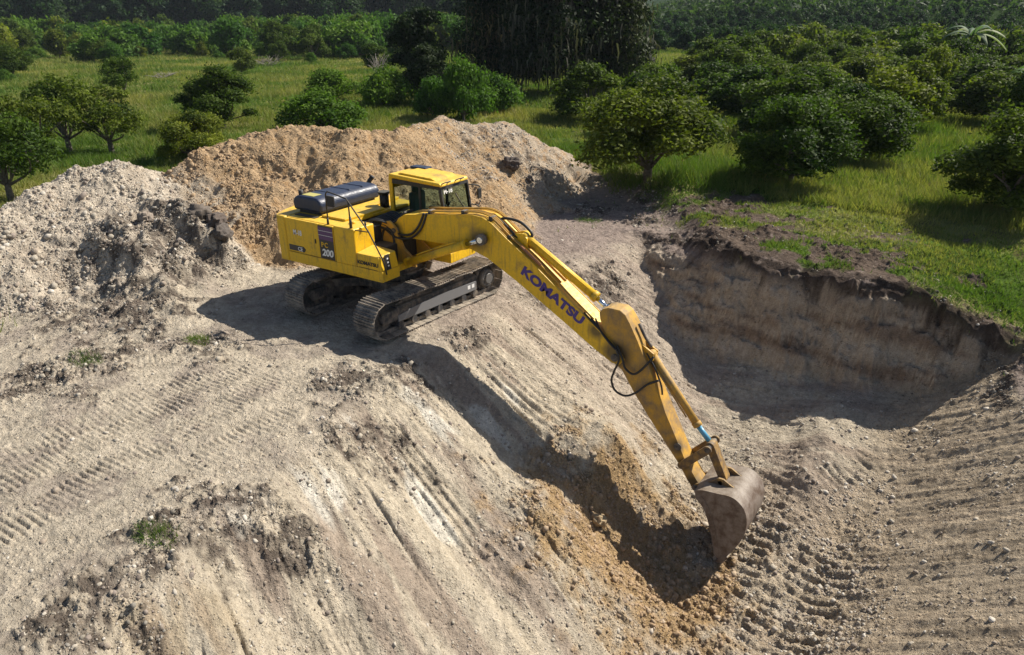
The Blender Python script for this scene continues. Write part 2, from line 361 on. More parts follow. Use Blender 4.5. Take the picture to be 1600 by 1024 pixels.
m_dark = paint('dark_steel', (.035, .035, .038), (.22, .18, .14), (.44, .66), .6, 4)
m_black = paint('black_paint', (.015, .015, .017), (.06, .05, .04), (.5, .8), .45, 4)
m_track = paint('track_steel', (.085, .075, .07), (.33, .28, .225), (.40, .60), .6, 4)
m_hood = paint('blue_black_hood', (.009, .020, .055), (.03, .038, .055), (.5, .8), .32, 2, dust=.06)
m_bucket = paint('bucket_steel', (.225, .185, .155), (.10, .065, .045), (.40, .62), .5, 5)
m_arm = paint('dusty_arm_paint', (.54, .30, .035), (.22, .15, .08), (.40, .66), .6, 3.5, grease=(((5.9, -.25, .25), .34), ((7.22, -.25, -1.4), .20), ((7.6, -.25, -2.1), .26), ((7.36, -.25, -1.76), .18)))
m_link = paint('muddy_link_steel', (.36, .21, .05), (.12, .08, .05), (.36, .58), .6, 6)
m_rod = mat('chrome_rod', (.62, .66, .70), .18, 1)[0]
m_blue = mat('blue_guard', (.10, .33, .50), .35)[0]
m_rubber = mat('rubber', (.018, .017, .016), .55)[0]
m_purple = mat('purple_letters', (.045, .022, .20), .45)[0]
m_stripe = mat('purple_stripe', (.085, .03, .12), .45)[0]
m_white = mat('white_letters', (.75, .75, .74), .5)[0]
m_panel = mat('black_decal', (.02, .02, .022), .45)[0]
m_glass, t, b = mat('window_glass', (.50, .60, .55), .04); b.inputs['Transmission Weight'].default_value = 1; b.inputs['IOR'].default_value = 1.05
m_seat = mat('seat_fabric', (.05, .09, .10), .8)[0]
m_red = mat('reflector_red', (.35, .02, .01), .4)[0]

def leafmat(name, c1, c2, tr=.35):
    m, t, b = mat(name, c1, .65, 0, .12)
    at = t.nodes.new('ShaderNodeAttribute'); at.attribute_name = 'tint'
    oi = t.nodes.new('ShaderNodeObjectInfo')
    s = t.nodes.new('ShaderNodeSeparateColor'); t.links.new(at.outputs[0], s.inputs[0])
    c = mulc(t, c1, c2, s.outputs[0], 'MIX')
    r = ramp(t, oi.outputs['Random'], [(0, (.62, .78, .7)), (.5, (1, 1, 1)), (1, (1.5, 1.28, 1.0))])
    c = mulc(t, c, r.outputs[0]); t.links.new(c, b.inputs['Base Color'])
    tl = t.nodes.new('ShaderNodeBsdfTranslucent'); t.links.new(mulc(t, c, (1.3, 1.5, .6)), tl.inputs[0])
    ms = t.nodes.new('ShaderNodeMixShader'); ms.inputs[0].default_value = tr
    t.links.new(b.outputs[0], ms.inputs[1]); t.links.new(tl.outputs[0], ms.inputs[2])
    t.links.new(ms.outputs[0], t.nodes['Material Output'].inputs[0]); return m
m_leaf = leafmat('citrus_leaves', (.018, .040, .008), (.14, .18, .026))
m_leafh = leafmat('hillside_leaves', (.010, .028, .010), (.045, .085, .030))
m_leafb = leafmat('bush_leaves', (.030, .075, .012), (.09, .17, .025))
m_leafd = leafmat('dark_leaves', (.010, .020, .007), (.030, .048, .014), .2)
m_moss = leafmat('hanging_moss', (.045, .042, .034), (.13, .12, .095), .2)
m_grass = leafmat('grass_blades', (.072, .130, .026), (.27, .25, .10), .36)
m_bark, t, b = mat('bark', (.10, .08, .06), .9); n1 = noise(t, 12, 5)
t.links.new(ramp(t, n1.outputs[0], [(.3, (.05, .04, .03)), (.7, (.17, .145, .11))]).outputs[0], b.inputs['Base Color']); bump(t, b, n1.outputs[0], .03)

# ------------------------------------------------------------------ helpers
def tag(o, label=None, cat=None, group=None, kind=None):
    if label: o['label'] = label
    if cat: o['category'] = cat
    if group: o['group'] = group
    if kind: o['kind'] = kind
    return o
def empty(name, loc=(0, 0, 0), rz=0):
    o = bpy.data.objects.new(name, None); o.location = loc; o.rotation_euler = (0, 0, rz); o.empty_display_size = .2
    col.objects.link(o); return o
def npmesh(name, V, F, m=None, smooth=False, tint=None):
    """V (n,3) F (m,k) arrays"""
    me = bpy.data.meshes.new(name); V = np.asarray(V, np.float32); F = np.asarray(F, np.int32); k = F.shape[1]
    me.vertices.add(len(V)); me.vertices.foreach_set('co', V.ravel())
    me.loops.add(F.size); me.loops.foreach_set('vertex_index', F.ravel())
    me.polygons.add(len(F)); me.polygons.foreach_set('loop_start', np.arange(0, F.size, k, dtype=np.int32))
    if smooth: me.polygons.foreach_set('use_smooth', np.ones(len(F), bool))
    me.update(calc_edges=True)
    if tint is not None:
        a = me.color_attributes.new('tint', 'FLOAT_COLOR', 'POINT')
        tt = np.ones((len(V), 4), np.float32); tt[:, :3] = tint if np.ndim(tint) == 2 else np.asarray(tint)[:, None]
        a.data.foreach_set('color', tt.ravel())
    if m: me.materials.append(m)
    return me
def link(name, me, parent=None):
    o = bpy.data.objects.new(name, me); col.objects.link(o)
    if parent: o.parent = parent
    return o
class MB:
    """collects solids in one bmesh"""
    def __init__(s): s.bm = bmesh.new()
    def _bev(s, vs, bev, seg=2):
        if bev > 0:
            vset = set(vs); es = [e for e in s.bm.edges if e.verts[0] in vset and e.verts[1] in vset]
            bmesh.ops.bevel(s.bm, geom=es, offset=bev, segments=seg, affect='EDGES', profile=.5, clamp_overlap=True)
    def hexa(s, p, bev=0, seg=2):
        v = [s.bm.verts.new(q) for q in p]
        for f in ((0, 3, 2, 1), (4, 5, 6, 7), (0, 1, 5, 4), (1, 2, 6, 5), (2, 3, 7, 6), (3, 0, 4, 7)): s.bm.faces.new([v[i] for i in f])
        s._bev(v, bev, seg); return s
    def box(s, x0, x1, y0, y1, z0, z1, bev=0, seg=2, M=None):
        p = [(x0, y0, z0), (x1, y0, z0), (x1, y1, z0), (x0, y1, z0), (x0, y0, z1), (x1, y0, z1), (x1, y1, z1), (x0, y1, z1)]
        if M: p = [M @ Vector(q) for q in p]
        return s.hexa(p, bev, seg)
    def prism(s, pts, a, b, axis='y', bev=0, M=None, seg=2):
        """outline in the other two axes, extruded a..b"""
        def P(p, t):
            q = (p[0], t, p[1]) if axis == 'y' else ((p[0], p[1], t) if axis == 'z' else (t, p[0], p[1]))
            return M @ Vector(q) if M else Vector(q)
        A = [s.bm.verts.new(P(p, a)) for p in pts]; B = [s.bm.verts.new(P(p, b)) for p in pts]; n = len(pts)
        s.bm.faces.new(A); s.bm.faces.new(B[::-1])
        for i in range(n): s.bm.faces.new((A[i], A[(i+1) % n], B[(i+1) % n], B[i]))
        s._bev(A+B, bev, seg); return s
    def cyl(s, p0, p1, r, r1=None, n=16, bev=0):
        p0, p1 = Vector(p0), Vector(p1); r1 = r if r1 is None else r1
        d = (p1-p0).normalized(); a = d.orthogonal().normalized(); c = d.cross(a)
        A = []; B = []
        for i in range(n):
            t_ = 2*math.pi*i/n; o = a*math.cos(t_)+c*math.sin(t_)
            A.append(s.bm.verts.new(p0+o*r)); B.append(s.bm.verts.new(p1+o*r1))
        s.bm.faces.new(A[::-1]); s.bm.faces.new(B)
        for i in range(n):
            f = s.bm.faces.new((A[i], A[(i+1) % n], B[(i+1) % n], B[i])); f.smooth = True
        return s
    def tube(s, pts, r, n=8, sub=1):
        P = [Vector(p) for p in pts]
        if sub > 1 and len(P) > 2:
            Q = []
            for i in range(len(P)-1):
                p0 = P[max(i-1, 0)]; p1 = P[i]; p2 = P[i+1]; p3 = P[min(i+2, len(P)-1)]
                for k in range(sub):
                    u = k/sub
                    Q.append(.5*((2*p1)+(p2-p0)*u+(2*p0-5*p1+4*p2-p3)*u*u+(3*p1-p0-3*p2+p3)*u**3))
            P = Q+[P[-1]]
        prev = None; a = None; rr = r if hasattr(r, '__len__') else None
        for i, p in enumerate(P):
            d = (P[min(i+1, len(P)-1)]-P[max(i-1, 0)]).normalized()
            a = (a-d*a.dot(d)).normalized() if a is not None else d.orthogonal().normalized()
            c = d.cross(a)
            ri = r if rr is None else rr[0]+(rr[1]-rr[0])*i/(len(P)-1)
            ring = [s.bm.verts.new(p+(a*math.cos(2*math.pi*k/n)+c*math.sin(2*math.pi*k/n))*ri) for k in range(n)]
            if prev:
                for k in range(n):
                    f = s.bm.faces.new((prev[k], prev[(k+1) % n], ring[(k+1) % n], ring[k])); f.smooth = True
            else: s.bm.faces.new(ring[::-1])
            prev = ring
        s.bm.faces.new(prev); return s
    def build(s, name, m, parent=None, smooth=False):
        bmesh.ops.recalc_face_normals(s.bm, faces=s.bm.faces[:])
        if smooth:
            for f in s.bm.faces: f.smooth = True
        me = bpy.data.meshes.new(name); s.bm.to_mesh(me); s.bm.free(); me.materials.append(m)
        return link(name, me, parent)
def text(name, s, size_w, size_h, origin, xdir, ydir, m, parent, depth=.006, bold=.02, shear=0, space=1.0):
    cu = bpy.data.curves.new(name, 'FONT'); cu.body = s; cu.offset = bold; cu.extrude = .01; cu.shear = shear; cu.space_character = space
    o = bpy.data.objects.new('tmp', cu); col.objects.link(o)
    dg = bpy.context.evaluated_depsgraph_get(); dg.update()
    me = bpy.data.meshes.new_from_object(o.evaluated_get(dg)); bpy.data.objects.remove(o)
    n = len(me.vertices); v = np.empty(n*3, np.float32); me.vertices.foreach_get('co', v); v = v.reshape(-1, 3)
    mn, mx = v.min(0), v.max(0); v = (v-mn)/(mx-mn)
    X = Vector(xdir).normalized(); Y = Vector(ydir).normalized(); Z = X.cross(Y)
    X, Y, Z, O = [np.array(q) for q in (X*size_w, Y*size_h, Z*depth, Vector(origin))]
    v = O+v[:, :1]*X+v[:, 1:2]*Y+v[:, 2:]*Z
    me.vertices.foreach_set('co', v.astype(np.float32).ravel()); me.materials.clear(); me.materials.append(m); me.update()
    return link(name, me, parent)

# ------------------------------------------------------------------ the ground sheet
def build_ground():
    azd = np.arange(82, 168.01, .088)
    az = np.concatenate([np.arange(-190, 66, 4.), np.arange(66, 82, .2), azd, np.arange(168.3, 176, .3)])
    r = [0.5, 1.5, 2.5]
    while r[-1] < 9: r.append(r[-1]+.05)
    while r[-1] < 27: r.append(r[-1]+.028)
    while r[-1] < 45: r.append(r[-1]*1.0035)
    while r[-1] < 3500: r.append(r[-1]*1.012)
    r = np.array(r); A = np.radians(az)
    X = CAM.x+r[:, None]*np.cos(A)[None, :]; Y = CAM.y+r[:, None]*np.sin(A)[None, :]
    x, y = X.ravel(), Y.ravel()
    z = np.empty(len(x)); c = np.empty((len(x), 3)); gr = np.empty(len(x))
    for i0 in range(0, len(x), 60000):      # cache-sized blocks
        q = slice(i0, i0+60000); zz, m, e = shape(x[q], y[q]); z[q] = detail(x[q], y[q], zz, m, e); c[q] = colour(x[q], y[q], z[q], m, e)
        gr[q] = np.clip((.10+.75*m['cl']+.65*m['flr']+.6*m['dig']*m['pit']+.6*np.maximum(m['ha'], m['hb'])+.3*m['pit']*m['eastw']+.35*S(0, .6, fbm(x[q]*.8, y[q]*.8, 3, 401)))*(1-.95*m['g'])*(1-.35*m['wall']), 0, 1)
    nr, na = X.shape; i = np.arange(nr*na).reshape(nr, na)
    F = np.stack([i[:-1, :-1].ravel(), i[1:, :-1].ravel(), i[1:, 1:].ravel(), i[:-1, 1:].ravel()], 1)
    F = F[:, ::-1]
    me = npmesh('ground', np.stack([x, y, z], 1), F, m_soil, True, c)
    at_ = me.attributes.new('grit', 'FLOAT', 'POINT'); at_.data.foreach_set('value', gr.astype(np.float32))
    tag(link('ground', me), kind='structure')
build_ground()

# ------------------------------------------------------------------ the excavator
EX = empty('excavator', (0, 0, 0))
tag(EX, 'yellow tracked excavator reaching over the slope with its bucket down in the pit', 'excavator')
PSI = R_(85.15); MT = Matrix.Rotation(PSI, 4, 'Z')
def track(v):
    """one crawler; v = centre offset across, negative is the side of the pit"""
    r, c, hw = .335, 1.66, .32
    zc = .43
    per = 4*c+2*math.pi*r; n = 46
    f = MB().box(-1.30, 1.30, v-.17, v+.17, .22, .60, .04, M=MT)
    f.prism([(-1.3, .60), (-1.0, .70), (1.0, .70), (1.3, .60)], v-.10, v+.10, 'y', .01, MT)
    fr = f.build('track_frame', m_dark, EX)
    fr['label'] = 'dark crawler frame with rollers inside its track'
    o = v+math.copysign(.175, v)
    g = MB(); a, b_ = sorted((o, o+math.copysign(.02, v)))
    g.prism([(-1.28, .26), (1.22, .26), (1.22, .47), (.60, .49), (-.1, .50), (-.85, .46), (-1.28, .40)], a, b_, 'y', .006, MT)
    gg = g.build('track_guard', mat('scuffed_grey', (.17, .17, .175), .5)[0], fr)
    if v < 0:
        for uu in (.93, 1.07): MB().box(uu, uu+.09, a-.003, a+.004, .34, .43, .001, M=MT).build('decal', m_white, fr)
    ch = MB()
    def at(s_):
        s_ %= per
        if s_ < 2*c: return (-c+s_, zc+r, 0)
        s_ -= 2*c
        if s_ < math.pi*r: th = math.pi/2-s_/r; return (c+r*math.cos(th), zc+r*math.sin(th), s_/r)
        s_ -= math.pi*r
        if s_ < 2*c: return (c-s_, zc-r, math.pi)
        s_ -= 2*c; th = -math.pi/2-s_/r; return (-c+r*math.cos(th), zc+r*math.sin(th), math.pi+s_/r)
    L = per/n
    for i in range(n):
        u, z_, rot = at((i+.3)*L)
        if rot == 0: z_ -= .035*math.sin(math.pi*(u+c)/(2*c))*abs(math.sin(3*math.pi*(u+c)/(2*c)))
        P = MT @ Matrix.Translation((u, v, z_)) @ Matrix.Rotation(rot, 4, 'Y')
        lw = .47 if rot in (0, math.pi) else .57
        ch.box(-L*lw, L*lw, -hw, hw, .045, .065, .004, 1, P)
        for k in (-.40, -.02, .36): ch.prism([(L*k-.012, .064), (L*k+.014, .064), (L*k+.008, .098), (L*k-.008, .098)], -hw+.004, hw-.004, 'y', 0, P)
        for q in (-.09, .09): ch.box(-L*.5, L*.5, q-.025, q+.025, -.045, .045, .008, 1, P)
    t_ = ch.build('track_chain', m_track, EX)
    sp = MB().cyl(MT @ Vector((c, v-.06, zc)), MT @ Vector((c, v+.06, zc)), .30, n=24)
    for k in range(21):
        th = 2*math.pi*k/21
        sp.box(-.03, .03, v-.03, v+.03, .28, .35, .008, 1, MT @ Matrix.Translation((c, 0, zc)) @ Matrix.Rotation(th, 4, 'Y'))
    spo = sp.build('sprocket', m_dark, EX)
    s_ = math.copysign(1, v)
    hb = MB().cyl(MT @ Vector((c, v, zc)), MT @ Vector((c, v+s_*.20, zc)), .22, .20, 24).cyl(MT @ Vector((c, v+s_*.20, zc)), MT @ Vector((c, v+s_*.245, zc)), .135, .12, 20)
    for k in range(10):
        th = 2*math.pi*k/10; q = Vector((c+.165*math.cos(th), v+s_*.195, zc+.165*math.sin(th))); hb.cyl(MT @ q, MT @ (q+Vector((0, s_*.02, 0))), .016, n=6)
    hb.build('hub', mat('greasy_grey', (.13, .125, .12), .45)[0], spo)
    MB().cyl(MT @ Vector((-c, v-.09, zc)), MT @ Vector((-c, v+.09, zc)), .30, n=28).cyl(MT @ Vector((-c, v-.2, zc)), MT @ Vector((-c, v+.2, zc)), .10, n=16).build('idler', m_dark, EX)
    MB().box(-1.72, -1.25, v-.19, v+.19, .30, .56, .03, M=MT).build('idler_bracket', m_dark, fr)
    for k in range(7):
        u = -1.2+k*.4
        MB().cyl(MT @ Vector((u, v-.19, .175)), MT @ Vector((u, v+.19, .175)), .082, n=16).build('roller', m_dark, fr)
    for u in (-.6, .6): MB().cyl(MT @ Vector((u, v-.12, .68)), MT @ Vector((u, v+.12, .68)), .06, n=14).build('roller', m_dark, fr)
track(-1.18); track(1.18)
x_ = MB().box(-.62, .62, -1.05, 1.05, .50, .72, .05, M=MT).prism([(-1.1, -1.06), (-.5, -.5), (-.5, .5), (-1.1, 1.06), (-.8, 1.06), (0, .6), (.8, 1.06), (1.1, 1.06), (.5, .5), (.5, -.5), (1.1, -1.06), (.8, -1.06), (0, -.6), (-.8, -1.06)], .46, .66, 'z', .02, MT)
x_.build('undercarriage', m_dark, EX)
MB().cyl((0, 0, .70), (0, 0, 1.04), .62, n=40).cyl((0, 0, .86), (0, 0, .94), .68, n=40).build('slew_ring', m_dark, EX)

# platform
pf = MB()
pf.box(-2.05, .868, -1.362, -.82, 1.05, 1.29, .015)
pf.box(-2.05, .30, -.82, 1.362, 1.04, 1.28, .015)
pf.box(.30, 1.295, .42, 1.362, 1.06, 1.30, .015)
pf.box(.30, .62, -.82, .42, 1.04, 1.20, .01)
pf.build('platform', m_yel, EX)
# counterweight
arc = [(-math.sqrt(2.72**2-y_*y_), y_) for y_ in np.linspace(-1.30, 1.30, 15)]
cw = MB().prism([(-2.06, -1.37)]+[(-2.34, -1.37)]+arc+[(-2.34, 1.37), (-2.06, 1.37)], 1.04, 2.10, 'z', .05, seg=3).build('counterweight', m_yel, EX)
# side doors, tank, tool box on the near side
core = MB().box(-2.03, .0, -1.33, 1.33, 1.28, 1.98, .01).box(-.5, .10, -1.33, -.76, 1.28, 2.02, .01).build('engine_bay', m_black, EX)
d1 = MB().box(-2.045, -.985, -1.365, -1.30, 1.305, 2.085, .012).build('side_door', m_yel, EX)
MB().box(-1.10, -1.075, -1.385, -1.36, 1.62, 1.72, .004).build('handle', m_black, d1)
text('lettering', 'M-18', .27, .125, (-1.80, -1.367, 1.72), (1, 0, 0), (0, 0, 1), m_white, d1)
pb = MB().prism([(-2.0, 1.34), (-1.50, 1.34), (-1.45, 1.41), (-1.52, 1.47), (-2.0, 1.47)], -1.372, -1.364).build('decal', m_panel, d1)
text('lettering', 'CE', .15, .095, (-1.70, -1.374, 1.355), (1, 0, 0), (0, 0, 1), m_white, d1)
d2 = MB().box(-.975, -.505, -1.365, -1.30, 1.305, 2.085, .012).build('side_door', m_yel, EX)
MB().box(-.965, -.52, -1.372, -1.364, 1.315, 2.06).build('decal', m_panel, d2)
for a_, b_ in ((1.745, 1.835), (1.855, 1.935), (1.955, 2.035)):
    MB().box(-.965, -.52, -1.376, -1.371, a_, b_).build('stripe', m_stripe, d2)
for z_ in (1.842, 1.943): MB().box(-.965, -.52, -1.3765, -1.371, z_, z_+.008).build('stripe', m_white, d2)
text('lettering', 'PC', .20, .115, (-.90, -1.374, 1.575), (1, 0, 0), (0, 0, 1), m_yel, d2, space=1.35)
text('lettering', '200', .36, .165, (-.905, -1.374, 1.375), (1, 0, 0), (0, 0, 1), m_white, d2, bold=.03, shear=.15)
tk = MB().box(-.495, .125, -1.365, -.74, 1.285, 2.11, .03, 3)
tk.cyl((-.25, -1.0, 2.10), (-.25, -1.0, 2.16), .06)
tk.build('tank', m_yel, EX)
tb = MB().hexa([(.13, -1.36, 1.285), (.855, -1.36, 1.285), (.855, -.82, 1.285), (.13, -.82, 1.285), (.13, -1.36, 1.60), (.78, -1.36, 1.60), (.78, -.82, 1.62), (.13, -.82, 1.66)], .025, 3).build('tool_box', m_yel, EX)
MB().box(.20, .74, -1.371, -1.362, 1.30, 1.306).build('seam', m_black, tb)
text('lettering', 'KOMATSU', .60, .085, (.17, -1.366, 1.375), (1, 0, 0), (0, 0, 1), m_panel, tb, bold=.03)
MB().hexa([(.868, -1.22, 1.30), (.878, -1.22, 1.30), (.878, -1.08, 1.30), (.868, -1.08, 1.30), (.815, -1.22, 1.62), (.825, -1.22, 1.62), (.825, -1.08, 1.62), (.815, -1.08, 1.62)]).build('decal', m_panel, tb)
for z_ in (1.37, 1.44, 1.52): MB().box(.868-(z_-1.3)*.16, .884-(z_-1.3)*.16, -1.17, -1.13, z_, z_+.03).build('decal', m_white, tb)
# top deck
MB().box(-2.05, -.50, -1.30, 1.36, 2.02, 2.095, .02).build('top_deck', m_yel, EX)
MB().prism([(-1.28, -.95), (-.55, -.95), (-.50, -.42), (-.52, .30), (-.90, .42), (-1.0, 1.34), (-1.30, 1.34)], 2.094, 2.15, 'z', .015).build('top_cover', m_yel, EX)
MB().box(-1.98, -1.32, -1.12, -.98, 2.097, 2.112).build('grille', m_black, EX)
hd = MB().prism([(-2.22, 2.16), (-1.32, 2.16), (-1.30, 2.36), (-1.38, 2.47), (-1.5, 2.50), (-2.04, 2.50), (-2.17, 2.46), (-2.24, 2.36)], -.93, 1.0, 'y', .06, seg=3)
for y_ in (-.35, .12, .55): hd.box(-2.12, -1.42, y_-.012, y_+.012, 2.495, 2.512, .004, 1)
hd = hd.build('engine_hood', m_hood, EX)
MB().box(-2.0, -1.62, -.83, -.58, 2.501, 2.508, .002, 1, M=Matrix.Translation((0, 0, 0))).build('decal', mat('faded_sticker', (.42, .38, .12), .6)[0], hd)
MB().box(-2.12, -1.40, -.84, .90, 2.09, 2.17).build('hood_base', m_black, hd)
MB().cyl((-2.06, -.80, 2.42), (-2.06, -.80, 2.60), .055).build('exhaust_stub', m_black, hd)
MB().tube([(-1.75, 1.05, 2.1), (-1.72, 1.05, 2.45), (-1.62, 1.12, 2.62)], .055, 10, 4).build('exhaust_pipe', m_black, EX)
MB().cyl((-.72, .52, 2.1), (-.72, .52, 2.42), .11).cyl((-.72, .52, 2.42), (-.72, .52, 2.47), .14).build('air_intake', m_black, EX)
# machinery between tank and cab
mb = MB().box(-.50, .45, -.74, .36, 1.19, 1.62, .03)
for i in range(9):
    a_ = random.uniform(-.45, .4); b_ = random.uniform(-.66, .3); mb.box(a_-.09, a_+.09, b_-.07, b_+.07, 1.55, random.uniform(1.72, 1.98), .015)
mb.build('valve_block', m_black, EX)
for i in range(10):
    y_ = -.62+i*.09; x0_ = random.uniform(-.45, -.3)
    MB().tube([(x0_, y_, 1.9), (x0_+.2, y_, 2.12+random.uniform(-.05, .05)), (.05, y_*.8, 2.10), (.28, y_*.45-.05, 1.98+random.uniform(0, .1)), (.6, y_*.3-.05, 2.31)], .022, 7, 4).build('hose', m_rubber, EX)
for y0, y1 in ((-.40, -.335), (.235, .30)):
    MB().prism([(-.25, 1.19), (.95, 1.14), (.90, 1.34), (.62, 1.52), (.40, 2.00), (.25, 2.10), (.05, 2.05), (-.15, 1.7)], y0, y1, 'y', .01).build('boom_bracket', m_yel2, EX)
# cab
cb = MB().box(-.34, 1.28, .36, 1.355, 1.30, 1.80, .03).build('cab', m_yel, EX)
rf = MB().hexa([(-.37, .335, 2.86), (1.17, .335, 2.80), (1.17, 1.36, 2.80), (-.37, 1.36, 2.86), (-.37, .335, 2.955), (1.13, .335, 2.885), (1.13, 1.36, 2.885), (-.37, 1.36, 2.955)], .035, 3)
rf.prism([(-.2, 2.94), (.95, 2.89), (.80, 2.945), (-.1, 2.985)], .45, 1.25, 'y', .015)
rf = rf.build('roof', m_yel, cb)
MB().box(-.36, .12, 1.08, 1.33, 2.955, 3.005, .02).build('roof_hatch', m_hood, rf)
for y_ in (.34, 1.27): MB().box(-.37, -.27, y_, y_+.085, 1.78, 2.88, .015).build('pillar', m_yel, cb)
for y_ in (.345, 1.29): MB().hexa([(1.22, y_, 1.78), (1.30, y_, 1.78), (1.30, y_+.06, 1.78), (1.22, y_+.06, 1.78), (1.07, y_, 2.84), (1.15, y_, 2.80), (1.15, y_+.06, 2.80), (1.07, y_+.06, 2.84)], .01).build('pillar', m_black, cb)
for y_ in (.35, 1.30): MB().box(.50, .56, y_, y_+.05, 1.78, 2.86, .01).build('pillar', m_black, cb)
for y_ in (.352, 1.30):
    MB().box(-.28, 1.10, y_, y_+.045, 2.74, 2.84, .008).build('window_frame', m_black, cb)
    MB().box(-.28, 1.24, y_, y_+.045, 1.78, 1.86, .008).build('window_frame', m_black, cb)
MB().hexa([(1.145, .40, 2.74), (1.165, .40, 2.74), (1.165, 1.30, 2.74), (1.145, 1.30, 2.74), (1.13, .40, 2.84), (1.15, .40, 2.84), (1.15, 1.30, 2.84), (1.13, 1.30, 2.84)], .003).build('window_frame', m_black, cb)
MB().box(1.20, 1.23, .40, 1.3, 2.14, 2.19, .004).build('window_frame', m_black, cb)
for z0_, z1_ in ((2.62, 2.86), (1.78, 2.0)): MB().box(-.345, -.30, .43, 1.27, z0_, z1_, .01).build('window_frame', m_yel, cb)
for (x0_, x1_) in ((-.27, .50), (.56, 1.20)):
    MB().hexa([(x0_, .372, 1.86), (x1_-(0 if x1_ < 1 else 0), .372, 1.86), (x1_, .378, 1.86), (x0_, .378, 1.86), (x0_, .372, 2.74), (x1_-(0 if x1_ < 1 else .11), .372, 2.74), (x1_-(0 if x1_ < 1 else .11), .378, 2.74), (x0_, .378, 2.74)]).build('window', m_glass, cb)
    MB().hexa([(x0_, 1.322, 1.86), (x1_, 1.322, 1.86), (x1_, 1.328, 1.86), (x0_, 1.328, 1.86), (x0_, 1.322, 2.74), (x1_-(0 if x1_ < 1 else .11), 1.322, 2.74), (x1_-(0 if x1_ < 1 else .11), 1.328, 2.74), (x0_, 1.328, 2.74)]).build('window', m_glass, cb)
ws = MB().hexa([(1.262, .41, 1.80), (1.268, .41, 1.80), (1.268, 1.29, 1.80), (1.262, 1.29, 1.80), (1.128, .41, 2.78), (1.134, .41, 2.78), (1.134, 1.29, 2.78), (1.128, 1.29, 2.78)]).build('windscreen', m_glass, cb)
text('lettering', 'M-18', .30, .11, (1.152, .46, 2.63), (0, 1, 0), (-.137, 0, 1), m_white, ws)
MB().tube([(1.24, 1.2, 2.2), (1.262, 1.0, 2.25), (1.20, .80, 2.60)], .012, 6).build('wiper', m_black, ws)
for y_ in (.42, .9): MB().tube([(1.13, y_, 2.86), (1.22, y_, 2.90), (1.22, y_+.2, 2.90), (1.13, y_+.2, 2.86)], .014, 6).build('roof_grab', m_black, rf)
st = MB().box(.0, .50, .62, 1.08, 1.80, 2.02, .05, 3).box(-.06, .10, .62, 1.08, 2.0, 2.50, .05, 3).box(-.03, .09, .70, 1.0, 2.50, 2.66, .04, 3).build('driver_seat', m_seat, cb)
MB().box(.10, .75, .44, .58, 1.80, 2.10, .03).tube([(.65, .51, 2.08), (.72, .51, 2.28)], .02, 8).build('console', m_black, cb)
MB().box(.10, .75, 1.13, 1.25, 1.80, 2.10, .03).tube([(.65, 1.19, 2.08), (.72, 1.19, 2.28)], .02, 8).build('console', m_black, cb)
MB().box(1.0, 1.12, .46, .70, 1.8, 2.35, .03).build('monitor', m_black, cb)
MB().tube([(.95, .78, 1.8), (.85, .78, 2.2)], .018, 8).build('lever', m_black, cb)
for y_, s_ in ((1.36, 1),):
    mm_ = MB().box(1.28, 1.32, y_+.14, y_+.28, 2.34, 2.58, .015).tube([(1.25, y_-.03, 2.25), (1.32, y_+.14, 2.2), (1.32, y_+.22, 2.3)], .014, 6, 3).tube([(1.18, y_-.03, 2.7), (1.32, y_+.14, 2.66), (1.32, y_+.22, 2.6)], .014, 6, 3).build('mirror', m_black, EX)
MB().box(1.30, 1.40, 1.40, 1.44, 1.3, 2.1, .01).tube([(1.34, 1.40, 1.4), (1.42, 1.46, 1.6), (1.42, 1.46, 2.1), (1.30, 1.38, 2.25)], .014, 7, 3).build('handrail', m_black, EX)
# handrails and the mirror over the tank
hr = MB()
hr.tube([(-.01, -1.30, 2.10), (-.01, -1.30, 2.66), (-.06, -1.30, 2.74), (-.62, -1.30, 2.83), (-.70, -1.28, 2.76), (-.72, -1.28, 2.10)], .016, 8, 1)
hr.tube([(-.03, -1.30, 2.70), (.50, -1.30, 2.12), (.86, -1.28, 1.50), (.90, -1.26, 1.22)], .016, 8, 1)
hr.tube([(.02, -1.30, 2.08), (.50, -1.30, 2.10)], .013, 8, 1)
hr.cyl((.0, -1.30, 2.10), (.0, -1.30, 2.36), .034, .026).cyl((-.72, -1.28, 2.08), (-.72, -1.28, 2.24), .03, .02)
hr.build('handrail', m_black, EX)
MB().box(-.66, -.44, -1.32, -1.27, 2.50, 2.74, .02, 2, Matrix.Translation((0, 0, 0))).build('mirror', m_black, EX)
MB().tube([(.18, -1.05, 2.10), (.18, -1.05, 2.22)], .02, 8).build('tank_cap', m_black, EX)

